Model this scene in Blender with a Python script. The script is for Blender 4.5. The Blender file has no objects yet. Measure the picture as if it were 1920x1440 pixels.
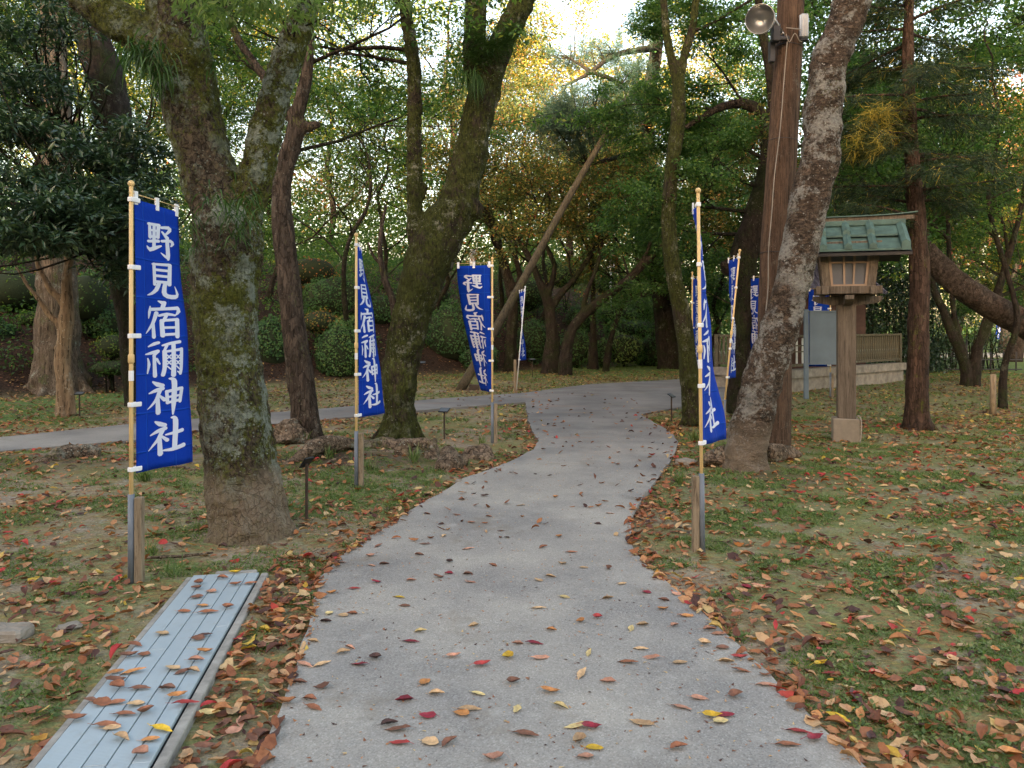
import bpy, math, random
import numpy as np
from mathutils import Vector, Matrix, noise as mnoise
from mathutils.geometry import tessellate_polygon
random.seed(7)
rng = np.random.default_rng(7)
scene = bpy.context.scene
R = math.radians

# ------------------------------------------------------------------ camera, world, sun, exposure
EYE, HOR, F = 1.6, 610.0, 1442.0
cd = bpy.data.cameras.new('camera')
cam = bpy.data.objects.new('camera', cd)
scene.collection.objects.link(cam)
scene.camera = cam
cam.location = (0, 0, EYE)
cam.rotation_euler = (R(90), 0, 0)
cd.sensor_width = 36.0
cd.lens = 36.0 * F / 1920.0
cd.shift_y = -(720.0 - HOR) / 1920.0
cd.clip_start = 0.05
cd.clip_end = 3000

SUN_EL = R(11.5)
SUN_DIR = Vector((-0.42, -0.90, 0)).normalized()      # towards the sun, on the ground
world = bpy.data.worlds.new('World')
scene.world = world
world.use_nodes = True
wn = world.node_tree
wn.nodes.clear()
wo = wn.nodes.new('ShaderNodeOutputWorld')
wb = wn.nodes.new('ShaderNodeBackground')
sky = wn.nodes.new('ShaderNodeTexSky')
sky.sky_type = 'NISHITA'
sky.sun_disc = False
sky.sun_elevation = SUN_EL
sky.sun_rotation = math.atan2(SUN_DIR.x, SUN_DIR.y)
sky.air_density = 1.0
sky.dust_density = 2.5
sky.ozone_density = 1.0
wm = wn.nodes.new('ShaderNodeMix')
wm.data_type = 'RGBA'
wm.blend_type = 'MULTIPLY'
wm.inputs[0].default_value = 1.0
wm.inputs[7].default_value = (1.29, 1.03, 0.83, 1)
wn.links.new(sky.outputs[0], wm.inputs[6])
wn.links.new(wm.outputs[2], wb.inputs[0])
wb.inputs[1].default_value = 0.15
wn.links.new(wb.outputs[0], wo.inputs[0])

sd = bpy.data.lights.new('sun', 'SUN')
sd.energy = 5.0
sd.angle = R(0.6)
sd.color = (1.0, 0.84, 0.58)
so = bpy.data.objects.new('sun', sd)
scene.collection.objects.link(so)
sv = Vector((SUN_DIR.x * math.cos(SUN_EL), SUN_DIR.y * math.cos(SUN_EL), math.sin(SUN_EL)))
so.rotation_euler = sv.to_track_quat('Z', 'Y').to_euler()
so.location = sv * 60

scene.view_settings.view_transform = 'Standard'
scene.view_settings.look = 'None'
scene.view_settings.gamma = 1
scene.view_settings.use_curve_mapping = False
scene.view_settings.exposure = 2.75
scene.render.engine = 'CYCLES'
scene.cycles.max_bounces = 5
scene.cycles.diffuse_bounces = 3
scene.cycles.transparent_max_bounces = 6
scene.cycles.caustics_reflective = False
scene.cycles.caustics_refractive = False

# ------------------------------------------------------------------ helpers
def P(px, py, d):
    return Vector(((px - 960.0) * d / F, d, EYE - (py - HOR) * d / F))

def G(px, py):
    d = EYE * F / (py - HOR)
    return Vector(((px - 960.0) * d / F, d, 0))

def tag(o, label=None, cat=None, group=None, kind=None):
    if label: o['label'] = label
    if cat: o['category'] = cat
    if group: o['group'] = group
    if kind: o['kind'] = kind
    return o

def empty(name, loc, label, cat, group=None):
    o = bpy.data.objects.new(name, None)
    o.empty_display_size = 0.1
    scene.collection.objects.link(o)
    o.location = loc
    return tag(o, label, cat, group)

def add(name, me, mat=None, parent=None):
    o = bpy.data.objects.new(name, me)
    scene.collection.objects.link(o)
    if mat and not me.materials: me.materials.append(mat)
    if parent is not None:
        o.parent = parent
        # meshes are written in world coordinates unless local=True
        l = parent
        off = Vector((0, 0, 0))
        while l is not None:
            off += l.location
            l = l.parent
        o.location = -off
    return o

def addl(name, me, mat, parent, loc=(0, 0, 0), rot=(0, 0, 0)):
    o = bpy.data.objects.new(name, me)
    scene.collection.objects.link(o)
    if mat and not me.materials: me.materials.append(mat)
    o.parent = parent
    o.location = loc
    o.rotation_euler = rot
    return o

class MB:
    def __init__(s): s.v = []; s.f = []
    def quadring(s, rings, cap=True, closed=True):
        b = len(s.v)
        n = len(rings[0])
        for r in rings: s.v.extend([tuple(p) for p in r])
        for i in range(len(rings) - 1):
            for j in range(n if closed else n - 1):
                k = (j + 1) % n
                s.f.append((b + i*n + j, b + i*n + k, b + (i+1)*n + k, b + (i+1)*n + j))
        if cap:
            s.f.append(tuple(b + j for j in reversed(range(n))))
            s.f.append(tuple(b + (len(rings)-1)*n + j for j in range(n)))
        return s
    def box(s, c, d, rz=0.0, taper=1.0, m=None, bev=0.0):
        c = Vector(c); hx, hy, hz = d[0]/2, d[1]/2, d[2]/2
        ca, sa = math.cos(rz), math.sin(rz)
        def pt(x, y, z):
            v = Vector((x, y, z))
            if m is not None: return c + m @ v
            return c + Vector((x*ca - y*sa, x*sa + y*ca, z))
        if bev <= 0:
            lv = [(-hz, 1.0), (hz, taper)]
            rings = [[pt(sx*hx*t, sy*hy*t, z) for sx, sy in ((-1,-1),(1,-1),(1,1),(-1,1))] for z, t in lv]
        else:
            def ring(z, ix):
                x, y = hx - ix, hy - ix
                e = bev
                return [pt(a, b_, z) for a, b_ in ((-x+e,-y),(x-e,-y),(x,-y+e),(x,y-e),(x-e,y),(-x+e,y),(-x,y-e),(-x,-y+e))]
            rings = [ring(-hz, bev*.7), ring(-hz+bev, 0), ring(hz-bev, 0), ring(hz, bev*.7)]
        return s.quadring(rings)
    def cyl(s, a, b, r0, r1=None, n=12, cap=True):
        r1 = r0 if r1 is None else r1
        return s.tube([a, b], [r0, r1], n, cap)
    def tube(s, pts, rad, n=8, cap=True, lump=0.0, seed=0.0, flare=None):
        pts = [Vector(p) for p in pts]
        ref = None
        rings = []
        for i, p in enumerate(pts):
            t = (pts[min(i+1, len(pts)-1)] - pts[max(i-1, 0)])
            if t.length < 1e-9: t = Vector((0,0,1))
            t.normalize()
            if ref is None:
                ref = Vector((1,0,0)) if abs(t.x) < 0.8 else Vector((0,1,0))
            u = (ref - t*ref.dot(t)).normalized()
            w = t.cross(u)
            ref = u
            ring = []
            for j in range(n):
                a = 2*math.pi*j/n
                rr = rad[i]
                if lump: rr *= 1 + lump*mnoise.noise(Vector((math.cos(a)*1.3+seed, math.sin(a)*1.3, i*0.35+seed)))
                if flare: rr *= flare(i, a)
                ring.append(p + (u*math.cos(a) + w*math.sin(a))*rr)
            rings.append(ring)
        return s.quadring(rings, cap)
    def grid(s, fn, nu, nv):
        b = len(s.v)
        for j in range(nv+1):
            for i in range(nu+1): s.v.append(tuple(fn(i/nu, j/nv)))
        for j in range(nv):
            for i in range(nu):
                a = b + j*(nu+1) + i
                s.f.append((a, a+1, a+nu+2, a+nu+1))
        return s
    def mesh(s, name, smooth=False):
        me = bpy.data.meshes.new(name)
        me.from_pydata(s.v, [], s.f)
        me.update()
        if smooth: me.polygons.foreach_set('use_smooth', [True]*len(me.polygons))
        return me
    def obj(s, name, mat, parent=None, smooth=False):
        return add(name, s.mesh(name, smooth), mat, parent)

def fast_mesh(name, V, T, tint=None):
    V = np.ascontiguousarray(V, dtype=np.float32); T = np.ascontiguousarray(T, dtype=np.int32)
    me = bpy.data.meshes.new(name)
    me.vertices.add(len(V)); me.vertices.foreach_set('co', V.ravel())
    k = T.shape[1]
    me.loops.add(T.size); me.loops.foreach_set('vertex_index', T.ravel())
    me.polygons.add(len(T))
    me.polygons.foreach_set('loop_start', np.arange(0, T.size, k, dtype=np.int32))
    me.update(calc_edges=True)
    if tint is not None:
        a = me.attributes.new('tint', 'FLOAT', 'POINT')
        a.data.foreach_set('value', np.ascontiguousarray(tint, dtype=np.float32))
    return me

def catmull(pts, rad, sub):
    P_, R_ = [], []
    n = len(pts)
    for i in range(n-1):
        p0 = pts[max(i-1,0)]; p1 = pts[i]; p2 = pts[i+1]; p3 = pts[min(i+2,n-1)]
        for k in range(sub):
            t = k/sub
            q = 0.5*((2*p1) + (p2-p0)*t + (2*p0-5*p1+4*p2-p3)*t*t + (3*p1-p0-3*p2+p3)*t**3)
            P_.append(q); R_.append(rad[i]*(1-t)+rad[i+1]*t)
    P_.append(pts[-1]); R_.append(rad[-1])
    return P_, R_

def unit(a):
    return a / np.maximum(np.linalg.norm(a, axis=-1, keepdims=True), 1e-9)

def sstep(a, b, x):
    t = np.clip((x-a)/(b-a), 0, 1)
    return t*t*(3-2*t)

# ------------------------------------------------------------------ terrain shape
PATH = [(-0.8,-3.0),(-0.85,1.5),(-0.900,2.78),(-.988,3.39),(-1.06,3.98),(-1.2,4.81),(-1.154,5.37),(-.96,6.15),(-.9,6.5),(-.66,7.32),(-.5,7.96),(.0,9.0),(.27,9.82),(.364,10.5),
        (.30,12.0),(.267,12.8),(.276,15.9),(-1.4,14.6),(-3.33,12.8),(-4.85,11.5),(-5.24,10.6),(-6.45,9.7),(-9,8.6),(-14,7.2),(-14,8.9),(-9.5,10.0),(-7.25,10.9),(-6.16,12.3),
        (-5.2,13.2),(-3.65,14.6),(-1.6,16.6),(.25,18.0),(2.0,20.6),(4.94,22.6),(5.7,23.0),(5.9,17.2),(5.5,16.5),(3.25,14.9),(2.28,13.7),(2.36,11.5),(2.27,10.5),(1.95,9.3),
        (1.6,8.24),(1.106,6.79),(.926,6.07),(.856,5.37),(.919,4.91),(1.026,4.35),(1.176,3.39),(1.263,2.78),(1.35,1.5),(1.4,-3.0)]
PA = np.array(PATH)
def path_dist(x, y):
    x = np.asarray(x, float); y = np.asarray(y, float)
    d = np.full(x.shape, 1e9); inside = np.zeros(x.shape, bool)
    n = len(PA)
    for i in range(n):
        ax, ay = PA[i]; bx, by = PA[(i+1) % n]
        ex, ey = bx-ax, by-ay
        t = np.clip(((x-ax)*ex + (y-ay)*ey)/(ex*ex+ey*ey), 0, 1)
        d = np.minimum(d, np.hypot(x-ax-t*ex, y-ay-t*ey))
        c = ((ay > y) != (by > y)) & (x < (bx-ax)*(y-ay)/((by-ay) if by != ay else 1e-9) + ax)
        inside ^= c
    return np.where(inside, -d, d)
def height(x, y):
    x = np.asarray(x, float); y = np.asarray(y, float)
    s = (y - (27.1 + 0.89*x))/1.34
    hill = 6.5*(1-np.exp(-np.clip(s, 0, None)/12.0))*sstep(12.5, 7.0, x)
    hill *= sstep(-0.5, 2.5, s)
    m = 0.5+0.25*np.sin(x*2.1+np.sin(y*1.7)*1.3)+0.25*np.sin(y*2.7+1.3*np.sin(x*1.9))
    near = np.exp(-np.hypot((x+2.2)/1.3, (y-9.4)/0.9)**2)*0.10 + np.exp(-np.hypot((x-2.75)/0.8, (y-8.6)/0.7)**2)*0.06 \
         + np.exp(-np.hypot((x+5.6)/1.4, (y-9.0)/0.7)**2)*0.08
    return hill - 0.03*m + near*np.clip((path_dist(x, y)-0.05)/0.4, 0, 1)
def noise2(x, y, s, ph=0):
    return .5+.25*np.sin(x*s+ph+1.7*np.sin(y*s*.7+ph))+.25*np.sin(y*s*1.3+1.3*np.sin(x*s*.9+ph*2))
def hz(x, y): return float(height(np.array([x]), np.array([y]))[0])

# ------------------------------------------------------------------ materials
class NT:
    def __init__(s, name):
        s.m = bpy.data.materials.new(name); s.m.use_nodes = True
        s.t = s.m.node_tree; s.t.nodes.clear()
        s.out = s.n('ShaderNodeOutputMaterial')
    def n(s, ty, **kw):
        nd = s.t.nodes.new(ty)
        for k, v in kw.items(): setattr(nd, k, v)
        return nd
    def l(s, a, b): s.t.links.new(a, b)
    def coord(s, scale=(1,1,1), kind='Object'):
        tc = s.n('ShaderNodeTexCoord'); mp = s.n('ShaderNodeMapping')
        mp.inputs['Scale'].default_value = scale
        s.l(tc.outputs[kind], mp.inputs[0]); return mp.outputs[0]
    def noise(s, vec, scale, detail=6, rough=0.6, dist=0.0):
        nd = s.n('ShaderNodeTexNoise')
        nd.inputs['Scale'].default_value = scale; nd.inputs['Detail'].default_value = detail
        nd.inputs['Roughness'].default_value = rough; nd.inputs['Distortion'].default_value = dist
        s.l(vec, nd.inputs['Vector']); return nd.outputs[0]
    def warp(s, vec, scale, amt):
        nd = s.n('ShaderNodeTexNoise'); nd.inputs['Scale'].default_value = scale; nd.inputs['Detail'].default_value = 5; s.l(vec, nd.inputs['Vector'])
        a = s.n('ShaderNodeVectorMath', operation='MULTIPLY_ADD'); s.l(nd.outputs[1], a.inputs[0]); a.inputs[1].default_value = (amt,)*3; s.l(vec, a.inputs[2])
        return a.outputs[0]
    def vor(s, vec, scale, feat='F1', out=0):
        nd = s.n('ShaderNodeTexVoronoi', feature=feat); nd.inputs['Scale'].default_value = scale
        s.l(vec, nd.inputs['Vector']); return nd.outputs[out]
    def ramp(s, fac, stops, interp='LINEAR'):
        r = s.n('ShaderNodeValToRGB'); cr = r.color_ramp; cr.interpolation = interp
        while len(cr.elements) < len(stops): cr.elements.new(0.5)
        for e, (p, c) in zip(cr.elements, stops):
            e.position = p
            e.color = (c, c, c, 1) if isinstance(c, (int, float)) else (*c, 1)
        s.l(fac, r.inputs[0]); return r.outputs[0]
    def mix(s, fac, a, b, mode='MIX'):
        m = s.n('ShaderNodeMix', data_type='RGBA', blend_type=mode)
        for val, idx in ((fac, 0), (a, 6), (b, 7)):
            if isinstance(val, (int, float)): m.inputs[idx].default_value = val if idx == 0 else (val, val, val, 1)
            elif isinstance(val, tuple): m.inputs[idx].default_value = (*val, 1)
            else: s.l(val, m.inputs[idx])
        return m.outputs[2]
    def math(s, op, a, b=0.0):
        m = s.n('ShaderNodeMath', operation=op)
        for i, v in enumerate((a, b)):
            if isinstance(v, (int, float)): m.inputs[i].default_value = v
            else: s.l(v, m.inputs[i])
        return m.outputs[0]
    def bump(s, h, strength=0.4, dist=0.02, prev=None):
        b = s.n('ShaderNodeBump'); b.inputs['Strength'].default_value = strength; b.inputs['Distance'].default_value = dist
        s.l(h, b.inputs['Height'])
        if prev is not None: s.l(prev, b.inputs['Normal'])
        return b.outputs[0]
    def pbr(s, col, rough=0.8, normal=None, metal=0.0, spec=0.3):
        p = s.n('ShaderNodeBsdfPrincipled')
        if isinstance(col, tuple): p.inputs['Base Color'].default_value = (*col, 1)
        else: s.l(col, p.inputs['Base Color'])
        if isinstance(rough, (int, float)): p.inputs['Roughness'].default_value = rough
        else: s.l(rough, p.inputs['Roughness'])
        p.inputs['Metallic'].default_value = metal
        p.inputs['Specular IOR Level'].default_value = spec
        if normal is not None: s.l(normal, p.inputs['Normal'])
        s.l(p.outputs[0], s.out.inputs[0]); return s.m

def m_simple(name, col, rough=0.7, metal=0.0, var=0.25, scale=8.0, bump=0.2, stretch=(1,1,1), spec=0.3):
    t = NT(name); v = t.coord(stretch); nz = t.noise(v, scale, 6)
    c = t.mix(t.ramp(nz, [(0.3, 0.0), (0.7, 1.0)]), tuple(x*(1-var) for x in col), tuple(min(1, x*(1+var)) for x in col))
    return t.pbr(c, rough, t.bump(nz, bump, 0.01), metal, spec)

def m_bark(name, c1, c2, moss=0.0, lichen=0.0, scale=1.0, dirt=0.0, crack=1.0, mosscol=(0.045,0.05,0.010), lichcol=(0.36,0.39,0.33), stretch=0.35, ring=False, dark=(0.02,0.015,0.01), bstr=0.9):
    t = NT(name)
    v = t.coord((1, 1, stretch)); vo = t.coord()
    n1 = t.noise(v, 9*scale, 10, 0.72, 0.15); n2 = t.noise(vo, 2.1*scale, 5, 0.6)
    fine = t.noise(v, 26*scale, 8, 0.75)
    col = t.mix(t.ramp(n1, [(0.35, 0.0), (0.65, 1.0)]), c1, c2)
    col = t.mix(t.ramp(fine, [(0.38, 0.9), (0.50, 0.0)]), col, dark)
    ck = t.vor(t.warp(t.coord((1, 1, max(stretch, .3))), 7*scale, 0.10), 15*scale, 'DISTANCE_TO_EDGE')
    crk = t.math('MULTIPLY', t.ramp(ck, [(0.02, 1.0), (0.09, 0.0)]), t.ramp(n1, [(0.40, 0.15), (0.60, 0.85)]))
    crk = t.math('MULTIPLY', crk, crack)
    col = t.mix(crk, col, dark)  # shade inside the cracks is put into the bark colour
    pl = t.n('ShaderNodeRGBToBW'); t.l(t.vor(t.warp(t.coord((1, 1, max(stretch, .3))), 7*scale, 0.10), 15*scale, out=1), pl.inputs[0])
    col = t.mix(min(1.0, crack), col, t.mix(1.0, col, t.ramp(pl.outputs[0], [(0.1, 0.62), (0.9, 1.45)]), 'MULTIPLY'))
    if ring:
        vr = t.coord((0.8, 0.8, 4.5)); nr = t.noise(vr, 7*scale, 7, 0.7, 0.7)
        col = t.mix(t.ramp(nr, [(0.36, 0.85), (0.47, 0.0)]), col, dark)
    if moss > 0:
        mo = t.math('ADD', t.math('MULTIPLY', t.noise(vo, 1.6*scale, 6, 0.6), 0.6), t.math('MULTIPLY', t.noise(vo, 15*scale, 8, 0.8), 0.4))
        mf = t.ramp(t.math('ADD', mo, t.math('MULTIPLY', t.math('SUBTRACT', fine, 0.5), 0.35)), [(0.61-0.16*moss, 0.0), (0.66-0.15*moss, 0.9)])
        mc = t.mix(t.ramp(fine, [(0.38, 0.0), (0.62, 1.0)]), tuple(x*0.55 for x in mosscol), tuple(x*2.1 for x in mosscol))
        col = t.mix(mf, col, mc)
    if lichen > 0:
        li = t.math('ADD', t.math('MULTIPLY', t.noise(vo, 3.2*scale, 6, 0.6), 0.5), t.math('MULTIPLY', t.noise(vo, 19*scale, 9, 0.85), 0.5))
        l2 = t.noise(vo, 1.9, 4, 0.5)
        lf = t.math('MULTIPLY', t.ramp(li, [(0.575-0.07*lichen, 0.0), (0.62-0.07*lichen, 0.9)]), t.ramp(l2, [(0.44-0.12*lichen, 0.0), (0.60-0.1*lichen, 1.0)]))
        col = t.mix(lf, col, t.mix(t.ramp(fine, [(0.35, 0.0), (0.6, 1.0)]), tuple(x*0.5 for x in lichcol), lichcol))
        vd = t.vor(vo, 22*scale); vc = t.n('ShaderNodeRGBToBW'); t.l(t.vor(vo, 22*scale, out=1), vc.inputs[0])
        fk = t.math('MULTIPLY', t.ramp(t.math('ADD', vd, t.math('MULTIPLY', fine, 0.5)), [(0.42, 1.0), (0.52, 0.0)]), t.ramp(vc.outputs[0], [(0.74-0.12*lichen, 0.0), (0.78-0.12*lichen, 0.85)]))
        col = t.mix(t.math('MULTIPLY', fk, t.ramp(l2, [(0.38, 0.15), (0.52, 1.0)])), col, lichcol)
    if dirt > 0:
        sz = t.n('ShaderNodeSeparateXYZ'); g_ = t.n('ShaderNodeNewGeometry'); t.l(g_.outputs['Position'], sz.inputs[0])
        dz = t.math('ADD', sz.outputs[2], t.math('MULTIPLY', t.math('ADD', n2, t.math('MULTIPLY', n1, 0.5)), -0.75*dirt))
        col = t.mix(t.ramp(dz, [(0.0, 0.75), (0.22, 0.0)]), col, t.mix(fine, (0.20,0.155,0.11), (0.30,0.24,0.175)))
    h = t.math('ADD', t.math('ADD', n1, t.math('MULTIPLY', fine, 0.8)), t.math('MULTIPLY', crk, -0.8))
    if ring: h = t.math('ADD', h, nr)
    return t.pbr(col, 0.92, t.bump(h, bstr, 0.035), 0, 0.15)

def m_leaf(name, stops, trans=0.35, rough=0.55, spec=0.35, tgain=1.5, mottle=False):
    t = NT(name)
    at = t.n('ShaderNodeAttribute', attribute_name='tint')
    col = t.ramp(at.outputs['Fac'], stops)
    if mottle:
        vo = t.coord(); nz = t.noise(vo, 38, 6, 0.75)
        col = t.mix(t.ramp(nz, [(0.35, 0.75), (0.55, 0.0)]), col, t.mix(1.0, col, (0.55, 0.48, 0.46), 'MULTIPLY'))
    p = t.n('ShaderNodeBsdfPrincipled'); t.l(col, p.inputs['Base Color'])
    p.inputs['Roughness'].default_value = rough; p.inputs['Specular IOR Level'].default_value = spec
    tr = t.n('ShaderNodeBsdfTranslucent')
    tc = t.mix(1.0, col, (tgain, tgain*1.05, tgain*0.6), 'MULTIPLY'); t.l(tc, tr.inputs[0])
    ms = t.n('ShaderNodeMixShader'); ms.inputs[0].default_value = trans
    t.l(p.outputs[0], ms.inputs[1]); t.l(tr.outputs[0], ms.inputs[2]); t.l(ms.outputs[0], t.out.inputs[0])
    return t.m

M = {}
M['bark_big'] = m_bark('bark_lichened', (0.115,0.090,0.062), (0.058,0.045,0.032), moss=0.98, lichen=0.9, scale=1.5, stretch=0.7, bstr=1.0, dirt=.6, lichcol=(0.27,0.31,0.26), mosscol=(0.052,0.060,0.009))
M['bark_moss'] = m_bark('bark_mossy_dark', (0.050,0.040,0.028), (0.025,0.020,0.015), moss=1.15, lichen=0.5, scale=1.5, mosscol=(0.028,0.034,0.007), lichcol=(0.22,0.22,0.17), bstr=1.0)
M['bark_grey'] = m_bark('bark_grey_brown', (0.088,0.068,0.054), (0.045,0.034,0.027), moss=0.25, lichen=0.35, scale=1.4, stretch=0.2, lichcol=(0.16,0.15,0.13), bstr=0.9)
M['bark_white'] = m_bark('bark_pale_ringed', (0.140,0.102,0.074), (0.070,0.050,0.036), moss=0.2, lichen=1.1, scale=1.3, stretch=1.6, ring=True, dirt=.6, lichcol=(0.37,0.365,0.33), bstr=1.0)
M['bark_dark'] = m_bark('bark_dark', (0.034,0.027,0.022), (0.017,0.013,0.011), moss=0.7, lichen=0.3, scale=1.5, mosscol=(0.014,0.018,0.006), lichcol=(0.13,0.13,0.10))
M['bark_red'] = m_bark('bark_red_cedar', (0.088,0.055,0.040), (0.042,0.026,0.020), moss=0.3, lichen=0.2, scale=1.6, stretch=0.10, lichcol=(0.13,0.115,0.09))
M['bark_pale'] = m_bark('bark_smooth_pale', (0.30,0.22,0.14), (0.17,0.12,0.08), crack=0.12, moss=0.0, lichen=0.6, scale=1.0, stretch=0.12, lichcol=(0.36,0.33,0.27), bstr=0.4)
M['bark_cedar'] = m_bark('bark_stringy_grey', (0.19,0.15,0.11), (0.10,0.078,0.058), crack=0.5, moss=0.35, lichen=0.25, scale=1.6, stretch=0.06, mosscol=(0.05,0.06,0.02))
M['bark_far'] = m_bark('bark_far', (0.05,0.040,0.033), (0.028,0.022,0.018), moss=0.2, lichen=0.2, scale=1.0, lichcol=(0.12,0.12,0.10))
M['bark_pine'] = m_bark('bark_pine_grey', (0.080,0.062,0.050), (0.038,0.029,0.024), moss=0.2, lichen=0.3, scale=1.2, stretch=0.8, lichcol=(0.15,0.13,0.11), mosscol=(0.06,0.03,0.02))
M['root'] = m_bark('root_wood', (0.25,0.19,0.135), (0.13,0.095,0.068), moss=0.3, lichen=0.5, scale=1.3, stretch=1.0)
M['log'] = m_bark('weathered_log', (0.10,0.085,0.055), (0.055,0.046,0.032), crack=0.3, moss=0.15, lichen=0, scale=1.5, stretch=0.2, bstr=0.4)
M['pole_wood'] = m_bark('utility_pole_wood', (0.115,0.074,0.050), (0.060,0.038,0.027), crack=0.35, moss=0.0, lichen=0.35, scale=2.0, stretch=0.045, lichcol=(0.14,0.12,0.095), bstr=0.6)
M['lantern_wood'] = m_bark('lantern_wood', (0.165,0.138,0.108), (0.100,0.082,0.064), crack=0.15, moss=0.0, lichen=0, scale=2.0, stretch=0.06, dark=(0.06,0.048,0.038), bstr=0.3)
M['fence_wood'] = m_bark('fence_wood', (0.15,0.13,0.085), (0.09,0.08,0.055), crack=0.15, moss=0.0, lichen=0.1, scale=2.0, stretch=0.1, dark=(0.04,0.035,0.025), bstr=0.2)
M['stake'] = m_bark('stake_wood', (0.30,0.245,0.175), (0.20,0.16,0.11), crack=0.12, moss=0.05, lichen=0, scale=2.5, stretch=0.08, dark=(0.09,0.065,0.045), bstr=0.25)
M['bamboo'] = m_simple('pole_yellow', (0.62,0.44,0.20), 0.45, var=0.10, scale=5, bump=0.05)
M['white'] = m_simple('strap_white', (0.74,0.76,0.80), 0.7, var=0.06, scale=30, bump=0.1)
M['pvc'] = m_simple('pipe_grey', (0.14,0.165,0.20), 0.5, var=0.15, scale=6)
M['copper'] = m_simple('copper_patina', (0.062,0.112,0.098), 0.65, var=0.30, scale=10, bump=0.2)
M['metal'] = m_simple('lamp_metal', (0.33,0.34,0.35), 0.38, 0.8, var=0.15, scale=5)
M['metal_dark'] = m_simple('dark_metal', (0.045,0.045,0.05), 0.6, 0.3)
M['black'] = m_simple('black_plate', (0.012,0.013,0.016), 0.4)
M['board'] = m_simple('board_grey', (0.10,0.14,0.18), 0.5, var=0.12, scale=2.5, bump=0.05)
M['stone'] = m_simple('plinth_stone', (0.24,0.215,0.18), 0.9, var=0.35, scale=6, bump=0.5)
M['base_block'] = m_simple('lantern_base_concrete', (0.22,0.19,0.15), 0.9, var=0.15, scale=12, bump=0.3)
M['curb'] = m_simple('curb_concrete', (0.27,0.26,0.235), 0.92, var=0.30, scale=14, bump=0.5)
M['lattice'] = m_simple('lantern_lattice', (0.30,0.22,0.16), 0.7, var=.15)
M['paper'] = m_simple('lantern_paper', (0.13,0.14,0.16), 0.6, var=0.1, scale=3, bump=0.02, spec=0.15)
M['wire'] = m_simple('wire', (0.26,0.24,0.21), 0.6)
M['roof'] = m_simple('shrine_roof', (0.13,0.13,0.19), 0.6, var=0.4, scale=3, stretch=(1,1,9))
M['shrine_wall'] = m_simple('shrine_wall', (0.065,0.035,0.028), 0.7, var=0.3, scale=5)
M['sign_white'] = m_simple('sign_white', (0.80,0.82,0.84), 0.5, var=0.03)

# banner cloth: dyed blue with creases from folding
t = NT('banner_blue')
uv = t.n('ShaderNodeTexCoord'); sx = t.n('ShaderNodeSeparateXYZ'); t.l(uv.outputs['UV'], sx.inputs[0])
fv = t.math('FRACT', t.math('MULTIPLY', sx.outputs[1], 7.0)); cv = t.math('ABSOLUTE', t.math('SUBTRACT', fv, 0.5))
fu = t.math('ABSOLUTE', t.math('SUBTRACT', t.math('ABSOLUTE', t.math('SUBTRACT', sx.outputs[0], 0.42)), 0.24))
crv = t.ramp(cv, [(0.0, 1.0), (0.035, 0.0)]); cru = t.ramp(fu, [(0.0, 1.0), (0.02, 0.0)])
cr = t.math('MAXIMUM', crv, cru)
nz = t.noise(t.coord(), 5, 4)
col = t.mix(t.math('MULTIPLY', cr, 0.5), t.mix(nz, (0.0012,0.036,0.36), (0.0015,0.055,0.50)), (0.010,0.11,0.66))
p = t.n('ShaderNodeBsdfPrincipled'); t.l(col, p.inputs['Base Color']); p.inputs['Roughness'].default_value = 0.75
p.inputs['Specular IOR Level'].default_value = 0.2
t.l(t.bump(t.math('ADD', cr, t.math('MULTIPLY', nz, 2.5)), 0.6, 0.012), p.inputs['Normal'])
tr = t.n('ShaderNodeBsdfTranslucent'); t.l(col, tr.inputs[0])
ms = t.n('ShaderNodeMixShader'); ms.inputs[0].default_value = 0.3
t.l(p.outputs[0], ms.inputs[1]); t.l(tr.outputs[0], ms.inputs[2]); t.l(ms.outputs[0], t.out.inputs[0])
M['cloth'] = t.m
t = NT('banner_white_print')
p = t.n('ShaderNodeBsdfPrincipled'); p.inputs['Base Color'].default_value = (0.74,0.79,0.92,1); p.inputs['Roughness'].default_value = 0.8
tr = t.n('ShaderNodeBsdfTranslucent'); tr.inputs[0].default_value = (0.6,0.68,0.88,1)
ms = t.n('ShaderNodeMixShader'); ms.inputs[0].default_value = 0.25
t.l(p.outputs[0], ms.inputs[1]); t.l(tr.outputs[0], ms.inputs[2]); t.l(ms.outputs[0], t.out.inputs[0])
M['print'] = t.m

# path: exposed aggregate near, smoother asphalt far
t = NT('path_surface')
v = t.coord()
sx = t.n('ShaderNodeSeparateXYZ'); t.l(v, sx.inputs[0])
far = t.ramp(t.math('MULTIPLY', t.math('ADD', sx.outputs[1], t.math('MULTIPLY', t.noise(v, 0.5, 3), 2.0)), 0.04), [(0.34, 0.0), (0.60, 1.0)])
big = t.noise(v, 0.9, 5, 0.6); mid = t.noise(v, 5, 6, 0.65)
sp = t.vor(v, 150, out=1); bw = t.n('ShaderNodeRGBToBW'); t.l(sp, bw.inputs[0])
grain = t.ramp(bw.outputs[0], [(0.1, (0.13,0.127,0.12)), (0.35, (0.225,0.22,0.208)), (0.7, (0.285,0.278,0.262)), (0.93, (0.42,0.415,0.40))])
near = t.mix(0.5, t.mix(t.ramp(big, [(0.38,0.0),(0.62,1.0)]), (0.190,0.183,0.174), (0.41,0.385,0.33)), grain)
near = t.mix(t.ramp(mid, [(0.60,0.0),(0.72,0.5)]), near, (0.40,0.39,0.36))
farc = t.mix(t.ramp(big, [(0.35,0.0),(0.65,1.0)]), (0.130,0.126,0.126), (0.215,0.207,0.200))
col = t.mix(far, near, farc)
rust = t.math('MULTIPLY', t.ramp(t.noise(t.coord((0.5,1.6,1)), 0.9, 4), [(0.60,0.0),(0.70,0.55)]), far)
col = t.mix(rust, col, (0.27,0.17,0.115))
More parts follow.
